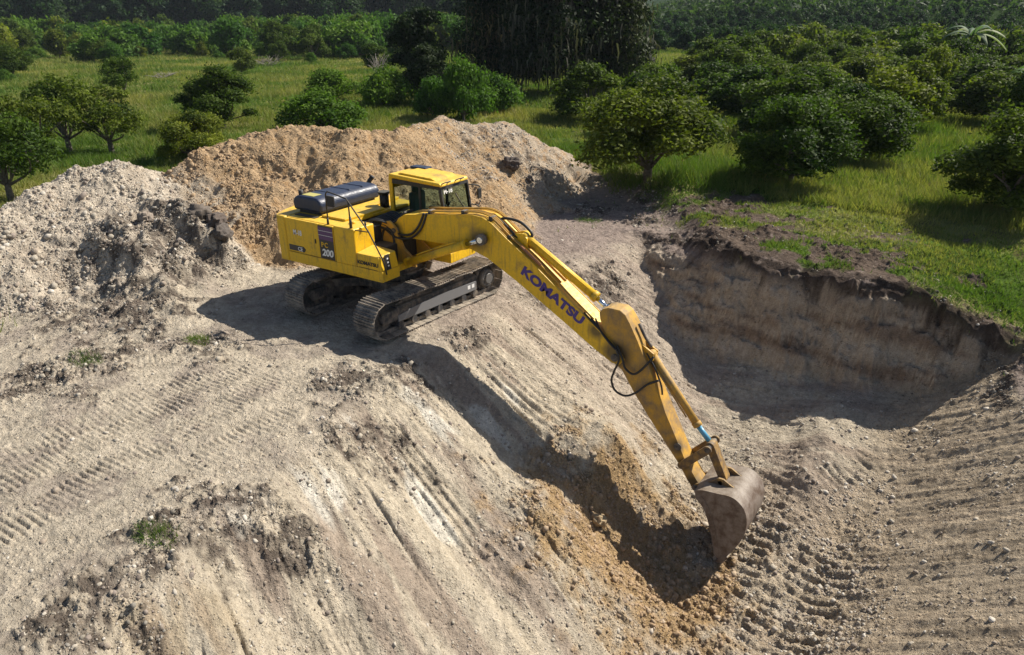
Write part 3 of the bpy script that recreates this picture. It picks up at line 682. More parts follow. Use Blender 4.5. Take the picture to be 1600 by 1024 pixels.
# boom
BU = [(.25, 2.05), (.62, 2.27), (1.19, 2.35), (1.86, 2.43), (2.48, 2.51), (2.75, 2.49), (2.97, 2.40), (3.37, 2.11), (3.88, 1.78), (4.58, 1.27), (5.22, .81), (5.66, .50), (5.92, .30)]
BL = [(.14, 1.95), (.16, 1.84), (.32, 1.78), (.67, 1.76), (1.51, 1.78), (2.10, 1.83), (2.46, 1.79), (2.86, 1.67), (3.55, 1.30), (4.22, .92), (4.87, .54), (5.41, .22), (5.76, .03), (5.92, .02), (6.02, .14)]
bm_ = MB().prism(BU+BL[::-1], -.30, .20, 'y', .014).build('boom', m_boom, EX)
for y0 in (-.312, .196): # flange lips of the top plate
    ts = MB()
    for a_, b_ in zip(BU[3:11], BU[4:12]):
        d = Vector((b_[0]-a_[0], 0, b_[1]-a_[1])); nn = Vector((-d.z, 0, d.x)).normalized()*.012
        ts.hexa([(a_[0], y0, a_[1]), (b_[0], y0, b_[1]), (b_[0], y0+.016, b_[1]), (a_[0], y0+.016, a_[1]), (a_[0]+nn.x, y0, a_[1]+nn.z), (b_[0]+nn.x, y0, b_[1]+nn.z), (b_[0]+nn.x, y0+.016, b_[1]+nn.z), (a_[0]+nn.x, y0+.016, a_[1]+nn.z)])
    ts.build('flange', m_yel, bm_)
td = Vector((5.03-3.64, 0, .70-1.51)).normalized(); tu = Vector((-td.z, 0, td.x))
text('lettering', 'KOMATSU', 1.62, .215, (3.66, -.302, 1.475), td, tu, m_purple, bm_, bold=.045, depth=.008)
for k, y_ in enumerate((-.22, -.165, -.11, .12, .165)):
    o_ = .045
    MB().tube([(1.0, y_, 2.34+o_), (1.9, y_, 2.44+o_), (2.5, y_, 2.52+o_), (2.80, y_, 2.50+o_), (3.02, y_, 2.40+o_), (3.42, y_, 2.10+o_), (3.9, y_, 1.79+o_), (4.5 if k > 0 else 5.3, y_, (1.34 if k > 0 else .77)+o_)], .018, 7, 3).build('pipe', m_yel2, bm_)
for x_, z_ in ((1.3, 2.39), (2.2, 2.5), (2.9, 2.47), (3.35, 2.15)):
    MB().box(x_-.04, x_+.04, -.25, -.08, z_-.03, z_+.055, .008).build('clamp', m_dark, bm_)
MB().tube([(4.1, -.23, 1.70), (3.62, -.23, 2.02)], .028, 8).build('pipe', mat('rusty_pipe', (.30, .13, .06), .6)[0], bm_)
# arm cylinder on top of the boom
ac0, ac1, ac2 = Vector((3.58, .0, 2.15)), Vector((5.22, .0, 1.19)), Vector((5.50, -.02, 1.01))
for y_ in (-.13, .08): MB().prism([(3.25, 2.17), (3.72, 1.86), (3.70, 2.16), (3.60, 2.25), (3.48, 2.24)], y_, y_+.05, 'y', .006).build('bracket', m_yel, bm_)
acy = MB().cyl(ac0, ac1, .092, n=20).cyl(ac0-Vector((.0, .12, 0)), ac0+Vector((0, .12, 0)), .10, n=18).cyl(ac1-(ac1-ac0).normalized()*.08, ac1+(ac1-ac0).normalized()*.03, .11, n=20)
acy.cyl((3.8, -.10, 2.13), (5.1, -.10, 1.37), .018, n=8)
acy = acy.build('arm_cylinder', m_yel, EX)
MB().cyl(ac1, ac2, .05, n=16).cyl(ac2-Vector((0, .09, 0)), ac2+Vector((0, .09, 0)), .085, n=16).build('rod', m_rod, acy)
MB().tube([(3.0, .02, 2.44), (3.15, .03, 2.46), (3.45, .04, 2.42), (3.70, .04, 2.25), (3.72, .02, 2.14)], .03, 8, 4).build('hose', m_rubber, acy)
MB().tube([(3.0, -.06, 2.44), (3.2, -.10, 2.34), (3.4, -.12, 2.2), (3.52, -.10, 2.12)], .024, 8, 4).build('hose', m_rubber, acy)
# boom cylinders
for y_ in (-.43, .33):
    c0, c1, c2 = Vector((.80, y_, 1.25)), Vector((2.40, y_, 1.915)), Vector((2.80, y_, 2.08))
    bc = MB().cyl(c0, c1, .088, n=20).cyl(c0-Vector((0, .07, 0)), c0+Vector((0, .07, 0)), .11, n=16).cyl(c1-(c1-c0).normalized()*.06, c1+(c1-c0).normalized()*.02, .105, n=20)
    bc.tube([(1.05, y_-.02, 1.46), (1.2, y_-.02, 1.54), (1.9, y_-.02, 1.83), (2.15, y_-.02, 1.92)], .016, 7, 2)
    bc = bc.build('boom_cylinder', m_yel, EX)
    MB().cyl(c1, c2, .048, n=16).build('rod', m_rod, bc)
    MB().cyl(c2-Vector((0, .055, 0)), c2+Vector((0, .055, 0)), .115, n=24).build('rod_eye', m_dark, bc)
    MB().cyl(c2-Vector((0, .075, 0)), c2+Vector((0, .075, 0)), .062, n=18).build('pin', m_rod, bc)
MB().cyl((2.80, -.44, 2.08), (2.80, .34, 2.08), .05).build('pin', m_dark, EX)
MB().cyl((.38, -.42, 1.90), (.38, .32, 1.90), .06).build('pin', m_dark, EX)
for pts in ([(-.20, -.36, 2.02), (.14, -.38, 1.98), (.46, -.36, 1.83), (.80, -.35, 1.86), (1.04, -.335, 2.07), (1.2, -.30, 2.38)],
            [(-.25, -.42, 1.9), (.10, -.42, 1.92), (.42, -.40, 1.76), (.80, -.37, 1.78), (1.10, -.34, 2.00), (1.28, -.30, 2.39)],
            [(.0, -.42, 1.4), (.03, -.42, 1.72), (.12, -.42, 1.90), (.25, -.42, 1.92), (.36, -.42, 1.82), (.40, -.42, 1.4)]):
    MB().tube(pts, .026, 8, 5).build('hose', m_rubber, EX)
MB().cyl((5.83, -.335, .16), (5.83, .235, .16), .075, n=20).build('pin', m_dark, EX)

# arm
AN = [(5.43, 1.00), (5.50, 1.08), (5.62, 1.13), (5.86, 1.13), (5.97, 1.06), (6.07, .92), (6.25, .60), (6.38, .34), (6.54, .06), (6.67, -.24), (6.76, -.45), (7.08, -1.05), (7.40, -1.66), (7.62, -1.98), (7.74, -2.10), (7.72, -2.22), (7.60, -2.24), (7.47, -2.06), (7.30, -1.80), (6.92, -1.34), (6.54, -.88), (6.24, -.49), (5.98, -.08), (5.76, .02), (5.72, .20), (5.60, .52), (5.45, .86)]
ar = MB().prism(AN, -.25, .12, 'y', .014).build('arm', m_arm, EX)
MB().tube([(6.18, -.05, .86), (6.32, -.05, .62), (6.46, -.04, .44)], .03, 8, 3).build('pipe', m_dark, ar)
MB().cyl((7.22, -.262, -1.40), (7.22, -.245, -1.40), .075, n=18).build('arm_plate', m_dark, ar)
for y_ in (-.16, .02): MB().prism([(6.28, .52), (6.45, .42), (6.56, .36), (6.56, .22), (6.47, .15)], y_, y_+.04, 'y', .005).build('bracket', m_yel2, ar)
k0, k1, k2 = Vector((6.48, -.05, .30)), Vector((7.50, -.05, -.93)), Vector((7.81, -.05, -1.25))
bk = MB().cyl(k0, k1, .075, n=18).cyl(k0-Vector((0, .09, 0)), k0+Vector((0, .09, 0)), .085, n=16).cyl(k1-(k1-k0).normalized()*.07, k1+(k1-k0).normalized()*.02, .09, n=18)
bk.tube([(6.55, -.13, .14), (6.9, -.14, -.28), (7.3, -.14, -.78)], .016, 7)
bk = bk.build('bucket_cylinder', m_arm, EX)
MB().cyl(k1, k2, .035, n=14).build('rod', m_rod, bk)
MB().cyl(k1+Vector((.0, 0, .0)), k1+(k2-k1)*.8, .052, n=14).build('rod_guard', m_blue, bk)
MB().tube([(6.42, -.16, .35), (6.60, -.17, .1), (6.76, -.18, -.22), (6.80, -.18, -.42)], .018, 7, 3).build('hose', m_rubber, bk)
for (px_, pz_, y0, y1, pr_) in ((7.81, -1.25, -.32, .22, .048), (7.34, -1.76, -.30, .17, .06), (8.12, -1.86, -.30, .20, .045), (7.66, -2.14, -.34, .24, .055)):
    MB().cyl((px_, y0, pz_), (px_, y1, pz_), pr_).build('pin', m_dark, EX)
def strap(a_, b_, wa, wb, y0, y1, m_, nm):
    a_, b_ = Vector((a_[0], 0, a_[1])), Vector((b_[0], 0, b_[1])); d = (b_-a_).normalized(); n_ = Vector((-d.z, 0, d.x))
    out = []
    for k in range(9): th = math.pi/2+math.pi*k/8; q = a_+(d*math.cos(th)+n_*math.sin(th))*wa; out.append((q.x, q.z))
    for k in range(9): th = -math.pi/2+math.pi*k/8; q = b_+(d*math.cos(th)+n_*math.sin(th))*wb; out.append((q.x, q.z))
    return MB().prism(out, y0, y1, 'y', .005).build(nm, m_, EX)
for y_ in (-.31, .145): strap((7.34, -1.76), (7.81, -1.25), .075, .08, y_, y_+.04, m_link, 'link')
strap((7.81, -1.25), (8.12, -1.86), .085, .075, -.16, .04, m_link, 'link')
MB().tube([(5.85, -.34, .39), (5.95, -.37, .18), (5.87, -.39, -.09), (5.83, -.40, -.29), (5.92, -.41, -.48), (6.14, -.40, -.54), (6.35, -.36, -.42), (6.52, -.30, -.24), (6.74, -.26, -.10)], .022, 8, 5).build('hose', m_rubber, EX)
MB().tube([(5.86, -.30, .42), (6.0, -.33, .20), (6.07, -.34, .02), (6.23, -.34, -.07), (6.36, -.33, .01), (6.51, -.29, .21), (6.58, -.20, .33)], .022, 8, 5).build('hose', m_rubber, EX)
for q in range(3): MB().tube([(5.1+.1*q, -.24+.05*q, .92-.06*q), (5.5, -.30, .64), (5.72, -.31-.02*q, .46), (5.86, -.32-.02*q, .36)], .018, 7, 4).build('hose', m_rubber, EX)
# bucket
BO = [(7.74, -2.00), (7.90, -1.93), (8.16, -1.90), (8.40, -1.87), (8.56, -1.92), (8.70, -2.06), (8.77, -2.30), (8.75, -2.60), (8.65, -2.90), (8.50, -3.20), (8.40, -3.38)]
BI = [(7.79, -2.16), (7.96, -2.32), (8.10, -2.66), (8.20, -3.02), (8.26, -3.30)]
B0, B1 = -.60, .50
def smooth_line(P, k=4):
    Q = []
    for i in range(len(P)-1):
        p0, p1, p2, p3 = P[max(i-1, 0)], P[i], P[i+1], P[min(i+2, len(P)-1)]
        for j in range(k):
            u = j/k; Q.append(tuple(.5*(2*p1[a]+(p2[a]-p0[a])*u+(2*p0[a]-5*p1[a]+4*p2[a]-p3[a])*u*u+(3*p1[a]-p0[a]-3*p2[a]+p3[a])*u**3) for a in (0, 1)))
    return Q+[P[-1]]
BO = smooth_line(BO); BI = smooth_line(BI, 3)
bu = MB()
for y0, y1 in ((B0, B0+.03), (B1-.03, B1)): bu.prism(BO+BI[::-1], y0, y1, 'y', .004)
inn = []
for i, p in enumerate(BO):
    a_ = Vector(BO[max(i-1, 0)]); b_ = Vector(BO[min(i+1, len(BO)-1)]); d = (b_-a_).normalized(); inn.append((p[0]+d.y*.03, p[1]-d.x*.03))
for i in range(len(BO)-1):
    a_, b_, c_, d_ = BO[i], BO[i+1], inn[i+1], inn[i]
    v = []
    for y_ in (B0+.0305, B1-.0305):
        for q in (a_, b_, c_, d_): v.append(bu.bm.verts.new((q[0], y_, q[1])))
    for f_ in ((0, 1, 5, 4), (1, 2, 6, 5), (2, 3, 7, 6), (3, 0, 4, 7)): bu.bm.faces.new([v[k] for k in f_])
bu.prism([(8.52, -3.22), (8.42, -3.42), (8.30, -3.40), (8.44, -3.20)], B0-.01, B1+.01, 'y', .004)
bu = bu.build('bucket', m_bucket, EX)
for y_ in (B0-.012, B1-.008):
    MB().prism(BI+[(8.36, -3.30), (8.30, -3.0), (8.20, -2.62), (8.05, -2.26), (7.90, -2.06)], y_, y_+.02, 'y', .003).build('side_cutter', m_bucket, bu)
for k in range(5):
    y_ = B0+.06+k*(B1-B0-.12)/4
    MB().hexa([(8.30, y_-.05, -3.36), (8.46, y_-.05, -3.34), (8.46, y_+.05, -3.34), (8.30, y_+.05, -3.36), (8.24, y_-.03, -3.60), (8.28, y_-.03, -3.60), (8.28, y_+.03, -3.60), (8.24, y_+.03, -3.60)], .006, 1).build('tooth', m_bucket, bu)
for y_ in (-.30, .14):
    MB().prism([(7.58, -2.16), (7.66, -2.06), (7.95, -1.90), (8.08, -1.77), (8.18, -1.77), (8.34, -1.86), (8.5, -1.90), (8.3, -1.96), (7.9, -2.0), (7.84, -2.22), (7.66, -2.24)], y_, y_+.045, 'y', .005).build('bucket_ear', m_link, bu)

# ------------------------------------------------------------------ loose stones
rs = np.random.RandomState(5)
def ico():
    bm = bmesh.new(); bmesh.ops.create_icosphere(bm, subdivisions=1, radius=1)
    V = np.array([v.co[:] for v in bm.verts]); F = np.array([[v.index for v in f.verts] for f in bm.faces]); bm.free(); return V, F
IV, IF = ico()
def stones(name, X, Y, R, C, label):
    n = len(X); Z, m = H1(X, Y)
    a = rs.rand(n, 3)*2*math.pi
    V = IV[None]*(1+.5*(rs.rand(n, len(IV), 1)-.5)+.25*(rs.rand(n, len(IV), 3)-.5))*np.stack([rs.uniform(.8, 1.3, n), rs.uniform(.7, 1.1, n), rs.uniform(.45, .85, n)], 1)[:, None, :]
    ca, sa = np.cos(a[:, 0]), np.sin(a[:, 0]); cb, sb = np.cos(a[:, 1]*.15), np.sin(a[:, 1]*.15)
    x = V[..., 0]*ca[:, None]-V[..., 1]*sa[:, None]; y = V[..., 0]*sa[:, None]+V[..., 1]*ca[:, None]; z = V[..., 2]
    y2 = y*cb[:, None]-z*sb[:, None]; z2 = y*sb[:, None]+z*cb[:, None]
    P = np.stack([x*R[:, None]+X[:, None], y2*R[:, None]+Y[:, None], z2*R[:, None]+Z[:, None]-R[:, None]*.05], -1).reshape(-1, 3)
    F = (IF[None]+(np.arange(n)*len(IV))[:, None, None]).reshape(-1, 3)
    tint = np.repeat(C, len(IV), 0)
    o = link(name, npmesh(name, P, F, m_stone, False, tint)); tag(o, label, 'gravel', kind='stuff'); return o
n = 420000
X = rs.uniform(-12.5, 14, n); Y = rs.uniform(-10.5, 13.5, n)
rr = np.hypot(X-CAM.x, Y-CAM.y); aa = np.degrees(np.arctan2(Y-CAM.y, X-CAM.x))
zz, mm = H1(X, Y)
wgt = .06*(1-mm['nat'])+.9*mm['cl']+.75*np.maximum(mm['ha'], mm['hb']*.7)+.6*mm['flr']+.5*mm['dig']*mm['pit']+.12*mm['pit']
wgt = wgt*(1-.97*mm['wall'])*(1-.9*mm['nat']*(1-mm['pit'])*(1-mm['ha'])*(1-mm['hb']))
wgt = wgt*(.25+1.3*S(-.2, .5, fbm(X*1.1, Y*1.1, 3, 501)))
keep = (rs.rand(n) < wgt)*(rr > 6)*(aa > 74)*(aa < 172)*(mm['dn'] > -.4-99*(1-mm['pit']))
keep &= ~((np.abs(X) < 2.0)*(np.abs(Y) < 2.3))
X, Y = X[keep], Y[keep]; mk = {k: (v[keep] if np.ndim(v) else v) for k, v in mm.items()}
R = .0092/np.power(rs.uniform(.008, 1, len(X)), .44)
R = np.minimum(R, .05+.035*S(9, 16, np.hypot(X-CAM.x, Y-CAM.y)))*(1+.45*mk['ha']+.3*mk['dig']*mk['pit'])
pal = np.array([(.36, .32, .26), (.44, .40, .34), (.30, .25, .20), (.24, .20, .17), (.52, .48, .42)])
C = pal[rs.choice(5, len(X), p=[.35, .2, .25, .15, .05])]
org = np.clip(mk['hb']*(Y < 7)+mk['dig'], 0, 1)[:, None]
C = C*(1-org*.75)+np.array((.33, .215, .11))*org*.75
C = C*(1-.55*(mk['cl']*(1-mk['dig'])*(1-mk['flr'])*(rs.rand(len(X)) < .6)))[:, None]
stones('loose_stones', X, Y, R, C, 'small loose stones and clods scattered over the bare earth')
print('stones', len(X))

def rock(x, y, r, label, c=(.33, .28, .22), sq=.7, group=None, sink=.25):
    bm = bmesh.new(); bmesh.ops.create_icosphere(bm, subdivisions=4, radius=1)
    sd_ = int(abs(x*100+y*37)) % 97
    V = np.array([v.co[:] for v in bm.verts])
    d = 1+.28*pn(V[:, 0]*1.3+sd_, V[:, 1]*1.3+V[:, 2], sd_)+.14*pn(V[:, 0]*3+V[:, 2]*2, V[:, 1]*3, sd_+1)+.05*pn(V[:, 0]*8, V[:, 1]*8+V[:, 2]*8, 3)
    V = V*d[:, None]; V[:, 2] *= sq; V[:, 1] *= .8
    V = V*(1+.13*pn(V[:, :1]*5+V[:, 2:]*4, V[:, 1:2]*5+sd_, 9)); V = V*(1+.22*pn(V[:, :1]*2.2+sd_, V[:, 1:2]*2.2-V[:, 2:]*2, sd_+5)); V = np.round(V*2.3+.2*rs.rand(3))/2.3*.55+V*.45
    F = np.array([[v.index for v in f.verts] for f in bm.faces]); bm.free()
    o = link('rock', npmesh('rock', V*r, F, m_stone, False, np.tile(np.array(c), (len(V), 1))))
    o.location = (x, y, zat(x, y)+r*sq*(1-2*sink)); o.rotation_euler = (0, 0, sd_)
    tag(o, label, 'rock', group or 'rocks lying on the earth'); return o
rock(6.35, -1.75, .17, 'rounded tan boulder in the shadow to the left of the bucket', (.36, .27, .16))
rock(-3.2, 9.6, .30, 'dark lump of rock on the bench right of the cab', (.10, .08, .07))
rock(-2.7, 10.0, .16, 'smaller dark rock beside the dark lump right of the cab', (.12, .10, .09))
rock(-6.1, -.9, .34, 'big dark clod topmost in the dark soil pile behind the machine', (.13, .108, .09))
rock(-5.6, -.75, .30, 'dark clod between two others on top of the dark soil pile', (.10, .08, .068))
rock(-5.2, -.9, .26, 'dark clod of the dark soil pile nearest to the orange heap', (.10, .085, .075))
rock(-6.9, -1.9, .22, 'brown rock on the left flank of the dark soil pile', (.24, .20, .165))
rock(7.9, -4.3, .10, 'pale rounded stone on the pit floor at the bottom edge', (.42, .38, .32))
rock(8.6, .9, .09, 'pale stone on the churned pit floor right of the bucket', (.42, .37, .30))

# ------------------------------------------------------------------ vegetation
def leaves(rsd, P, Nn, size, fold=.25):
    """rhombic leaves at P with outward normals Nn"""
    n = len(P)
    d = Nn+rsd.normal(0, .75, (n, 3)); d /= np.linalg.norm(d, axis=1, keepdims=True)
    a = np.cross(d, rsd.normal(0, 1, (n, 3))); a /= np.linalg.norm(a, axis=1, keepdims=True); b_ = np.cross(d, a)
    s = (size*rsd.uniform(.6, 1.35, n))[:, None]
    V = np.stack([P-a*s, P+b_*s*.52+d*s*fold*.3, P+a*s, P-b_*s*.52+d*s*fold*.3], 1)
    return V
def crown(seed, W=1., Hh=1., nl=6000, size=.09, nb=20, low=.15, open_=.0, mt=None, flat=1.):
    """unit crown: half-width about W, from z=low*Hh to Hh"""
    r_ = np.random.RandomState(seed)
    C = []; Rr = []
    for i in range(nb):
        for _ in range(30):
            th = r_.rand()*2*math.pi; q = r_.rand()**.5*.80; zz_ = r_.rand()
            prof = math.sin(math.pi*min(1, .18+.80*(zz_**.8)))**.55
            c = np.array([math.cos(th)*q*W*prof, math.sin(th)*q*W*prof, (low+(1-low)*(.10+.76*zz_))*Hh])
            if all(np.linalg.norm((c-k)/[W, W, Hh]) > .17 for k in C): break
        C.append(c); Rr.append(r_.uniform(.13, .38)*W*(1-.35*open_))
    C = np.array(C); Rr = np.array(Rr)
    k = r_.choice(nb, nl, p=Rr**2/np.sum(Rr**2))
    d = r_.normal(0, 1, (nl, 3)); d /= np.linalg.norm(d, axis=1, keepdims=True); d[:, 2] = np.where(d[:, 2] < -.3, -d[:, 2], d[:, 2])
    rad = Rr[k]*(1-.55*r_.rand(nl)**2.2)*(1+.30*np.abs(r_.normal(0, 1, nl)))
    P = C[k]+d*rad[:, None]*np.array([1, 1, .98*flat])
    # sprigs poking out of the outline
    g = pn(P[:, 0]*3.2/W+seed, P[:, 1]*3.2/W+P[:, 2]*2.1, seed)
    ok = (g > -.22-.25*(1-open_))*(P[:, 2] > low*Hh*.55)
    P, d, k = P[ok], d[ok], k[ok]
    V = leaves(r_, P, d, size)
    t = np.clip(.25+.5*r_.rand(len(P))+.30*pn(P[:, 0]*2.5, P[:, 1]*2.5+P[:, 2], seed+3)+.15*r_.normal(0, 1, nb)[k], 0, 1)
    F = np.arange(len(P)*4).reshape(-1, 4)
    return npmesh('crown', V.reshape(-1, 3), F, mt, False, np.repeat(t, 4)), C
def trunk(seed, C, W, Hh, r0, low, nlimb=9):
    r_ = np.random.RandomState(seed); b = MB()
    f = Vector((r_.uniform(-.05, .05), r_.uniform(-.05, .05), Hh*max(.16, low*.8)))
    b.tube([(0, 0, -.35), (f.x*.4, f.y*.4, f.z*.5), tuple(f)], (r0*1.25, r0*.85), 9, 3)
    for c in C[r_.permutation(len(C))[:nlimb]]:
        m_ = f.lerp(Vector(c), .5)+Vector(r_.normal(0, .08*W, 3)); m_.z = max(m_.z, f.z)
        b.tube([tuple(f-Vector((0, 0, .1))), tuple(m_), tuple(c)], (r0*.55, r0*.12), 6, 3)
    bmesh.ops.recalc_face_normals(b.bm, faces=b.bm.faces[:])
    me = bpy.data.meshes.new('trunk'); b.bm.to_mesh(me); b.bm.free(); me.materials.append(m_bark); return me
KIND = {}
def kind(k, n, **a):
    L = []
    for i in range(n):
        aa = dict(a); r0 = aa.pop('r0', .11); low = aa.get('low', .15)
        me, C = crown(hash(k) % 1000 if False else sum(map(ord, k))*7+i, **aa)
        L.append((me, trunk(i+5, C, aa['W'], aa['Hh'], r0, low)))
    KIND[k] = L
kind('citrus_near', 4, W=2.0, Hh=3.3, nl=30000, size=.062, nb=24, low=.08, open_=.3, mt=m_leaf)
kind('citrus_mid', 4, W=2.2, Hh=3.4, nl=13000, size=.095, nb=20, low=.06, open_=.3, mt=m_leaf)
kind('citrus_far', 4, W=2.3, Hh=3.4, nl=3200, size=.21, nb=16, low=.08, mt=m_leaf)
kind('orchard_far', 4, W=2.3, Hh=3.3, nl=2600, size=.22, nb=14, low=.03, mt=m_leafh)
kind('citrus_open', 2, W=2.0, Hh=3.2, nl=6500, size=.075, nb=22, low=.25, open_=.75, mt=m_leaf)
kind('bush_mid', 4, W=2.2, Hh=2.6, nl=10000, size=.105, nb=22, low=.02, mt=m_leafb)
kind('bush_far', 4, W=2.6, Hh=3.2, nl=3500, size=.21, nb=16, low=.0, mt=m_leafb)
kind('tall_dark', 3, W=2.6, Hh=7.5, nl=20000, size=.13, nb=34, low=.05, mt=m_leafd, r0=.2)
kind('tall_far', 3, W=4.5, Hh=11, nl=6000, size=.34, nb=24, low=.02, mt=m_leafh, r0=.3)
cnt = [0]
def plant(name, k, x, y, s, label, cat='tree', group=None, sz=None, sink=0.0, v=None):
    i = cnt[0]; cnt[0] += 1
    L = KIND[k]; me, tr = L[i % len(L) if v is None else v]
    o = empty(name, (x, y, zat(x, y)-sink), random.uniform(0, 6.28)); o.scale = (s*random.uniform(.88, 1.12), s*random.uniform(.9, 1.12), sz or s*random.uniform(.92, 1.1))
    tag(o, label, cat, group)
    link('crown', me, o); link('trunk', tr, o)
    return o
CX, CY = CAM.x, CAM.y
G = 'citrus trees of the orchard'
plant('citrus_tree', 'citrus_near', .25, 13.5, 1.42, 'broad dense citrus tree at the foot of the earth heap, shading the dark dirt', group=G, sz=1.05, v=0)
plant('citrus_tree', 'citrus_near', 5.0, 15.2, 1.12, 'round citrus tree standing alone in the grass above the pit rim', group=G, sz=.86, v=1)
plant('citrus_tree', 'citrus_near', 11.6, 14.2, 1.2, 'big dark citrus tree above the pit at the right edge of the picture', group=G, sz=.9, v=2)
plant('citrus_tree', 'citrus_near', 5.9, 21.8, 1.3, 'wide citrus tree just behind the lone round one', group=G, sz=.9, v=3)
plant('citrus_tree', 'citrus_near', 12.6, 27, 1.25, 'citrus tree above the big dark one at the right edge', group=G, v=1)
plant('citrus_tree', 'citrus_near', -25.3, 13.8, 1.25, 'round citrus tree in the middle of the left grass field', group=G, sz=.98, v=2)
plant('citrus_tree', 'citrus_near', -18.6, 7.3, .9, 'low citrus bush just behind the dip between the two heaps', group=G, sz=.62, v=3)
plant('citrus_tree', 'citrus_open', -23.4, 6.3, 1.1, 'sparse open citrus tree with bare branches behind the pale heap', group=G, sz=.95)
plant('citrus_tree', 'citrus_open', -25.6, 5.5, 1.05, 'sparse citrus tree left of the other open one behind the pale heap', group=G, sz=1.05)
plant('citrus_tree', 'citrus_open', -43.9, 18.9, .85, 'thin little tree with a bare trunk alone in the left field', group=G, sz=1.0)
plant('citrus_tree', 'citrus_open', -17.2, -.8, .95, 'bright leafy citrus tree rising behind the left end of the pale heap', group=G, sz=.9)
plant('citrus_tree', 'citrus_open', -22.5, 2.6, .95, 'citrus tree at the left edge half hidden by a nearer one', group=G, v=1)
plant('bush', 'bush_mid', -19.0, 15.6, .95, 'dense low bush behind the middle of the orange heap', 'bush', 'bushes in the field', sz=.72)
plant('bush', 'bush_mid', -29.5, 26.0, 1.1, 'dark bush behind the low one beyond the orange heap', 'bush', 'bushes in the field', sz=.75)
plant('tall_tree', 'tall_dark', -24, 29.5, .95, 'tall narrow dark tree left of the moss-hung giant', sz=.86, v=0)
plant('bush', 'bush_mid', -23.0, 24.8, .95, 'dark leafy bush at the left foot of the tall narrow tree', 'bush', 'bushes in the field')
plant('tall_tree', 'tall_dark', -21.2, 26.5, .62, 'dark tree in front of the tall narrow one', sz=.55, v=1)
plant('bush', 'bush_mid', -15.4, 22.8, .72, 'bright green bush just above the crest of the orange heap', 'bush', 'bushes in the field', sz=1.15)
plant('bush', 'bush_mid', -17.6, 22.9, .7, 'green bush left of the bright one above the orange heap', 'bush', 'bushes in the field')
plant('bush', 'bush_mid', -16.3, 27.2, .8, 'leafy bush in front of the moss-hung giant tree', 'bush', 'bushes in the field')
# the big dark trees hung with moss
def moss_tree(x, y, s, label, seed):
    o = empty('moss_hung_tree', (x, y, zat(x, y)), seed); tag(o, label, 'tree')
    me, C = crown(seed, W=5.2*s, Hh=13*s, nl=26000, size=.15, nb=50, low=.01, mt=m_leafd, flat=1.2)
    link('crown', me, o); link('trunk', trunk(seed, C, 5*s, 13*s, .38*s, .15, 16), o)
    r_ = np.random.RandomState(seed); ns = 2200
    k = r_.randint(0, len(C), ns); th = r_.rand(ns)*2*math.pi; rd = r_.rand(ns)**.5*2.0*s
    P = C[k]+np.stack([np.cos(th)*rd, np.sin(th)*rd, r_.uniform(-.6, 1.2, ns)], 1)
    L_ = r_.uniform(.3, 1.5, ns)*s; w_ = r_.uniform(.03, .09, ns)
    d = np.stack([np.cos(th*3), np.sin(th*3), 0*th], 1)*w_[:, None]; dn = np.array([0, 0, 1.])[None]*L_[:, None]; sw = r_.normal(0, .12, (ns, 3)); sw[:, 2] = 0
    V = np.stack([P-d, P+d, P+d*.8-dn*.5+sw, P-d*.8-dn*.5+sw, P+sw*.5-dn, P+sw*.5-dn+d*.2], 1)
    F = (np.array([[0, 1, 2, 3], [3, 2, 5, 4]])[None]+(np.arange(ns)*6)[:, None, None]).reshape(-1, 4)
    q = link('hanging_moss', npmesh('hanging_moss', V.reshape(-1, 3), F, m_moss, False, np.repeat(r_.rand(ns), 6)), o); q['kind'] = 'stuff'
moss_tree(-17.8, 37.2, .92, 'huge dark tree draped with grey hanging moss behind the cab', 3)
moss_tree(-15.6, 41.5, .70, 'dark moss-hung tree standing right of the hugest one, beside the orchard', 8)
moss_tree(-24.5, 40, .80, 'dark moss-hung tree at the left side of the hugest one', 13)

def polar(az, r): a = R_(az); return CX+r*math.cos(a), CY+r*math.sin(a)
# right-hand orchard, rows running away from the pit
rg = random.Random(3)
spots = []
for i in range(18):
    for j in range(16):
        x = -14+i*4.9+1.2*(j % 2)+rg.uniform(-1.3, 1.3); y = 25.5+j*5.0+rg.uniform(-1.4, 1.4)+.25*i
        a = math.degrees(math.atan2(y-CY, x-CX)); r = math.hypot(x-CX, y-CY)
        if 76 < a < 118.5-.05*(r-40) and r < 108: spots.append((r, x, y, a))
spots = [s_ for s_ in spots if not (s_[0] < 46 and 88.5 < s_[3] < 96) and math.hypot(s_[1]-6.6, s_[2]-22.6) > 4 and math.hypot(s_[1]-13.8, s_[2]-25) > 4 and math.hypot(s_[1]+12.5, s_[2]-42) > 5.5]
spots.sort()
for r, x, y, a in spots:
    plant('citrus_tree', 'citrus_mid' if r < 75 else 'citrus_far', x, y, rg.uniform(.92, 1.35), 'citrus tree in the dense orchard block behind the pit, right of the moss-hung trees', group='citrus trees in the block right of the moss-hung trees', sz=rg.uniform(.72, 1.02))
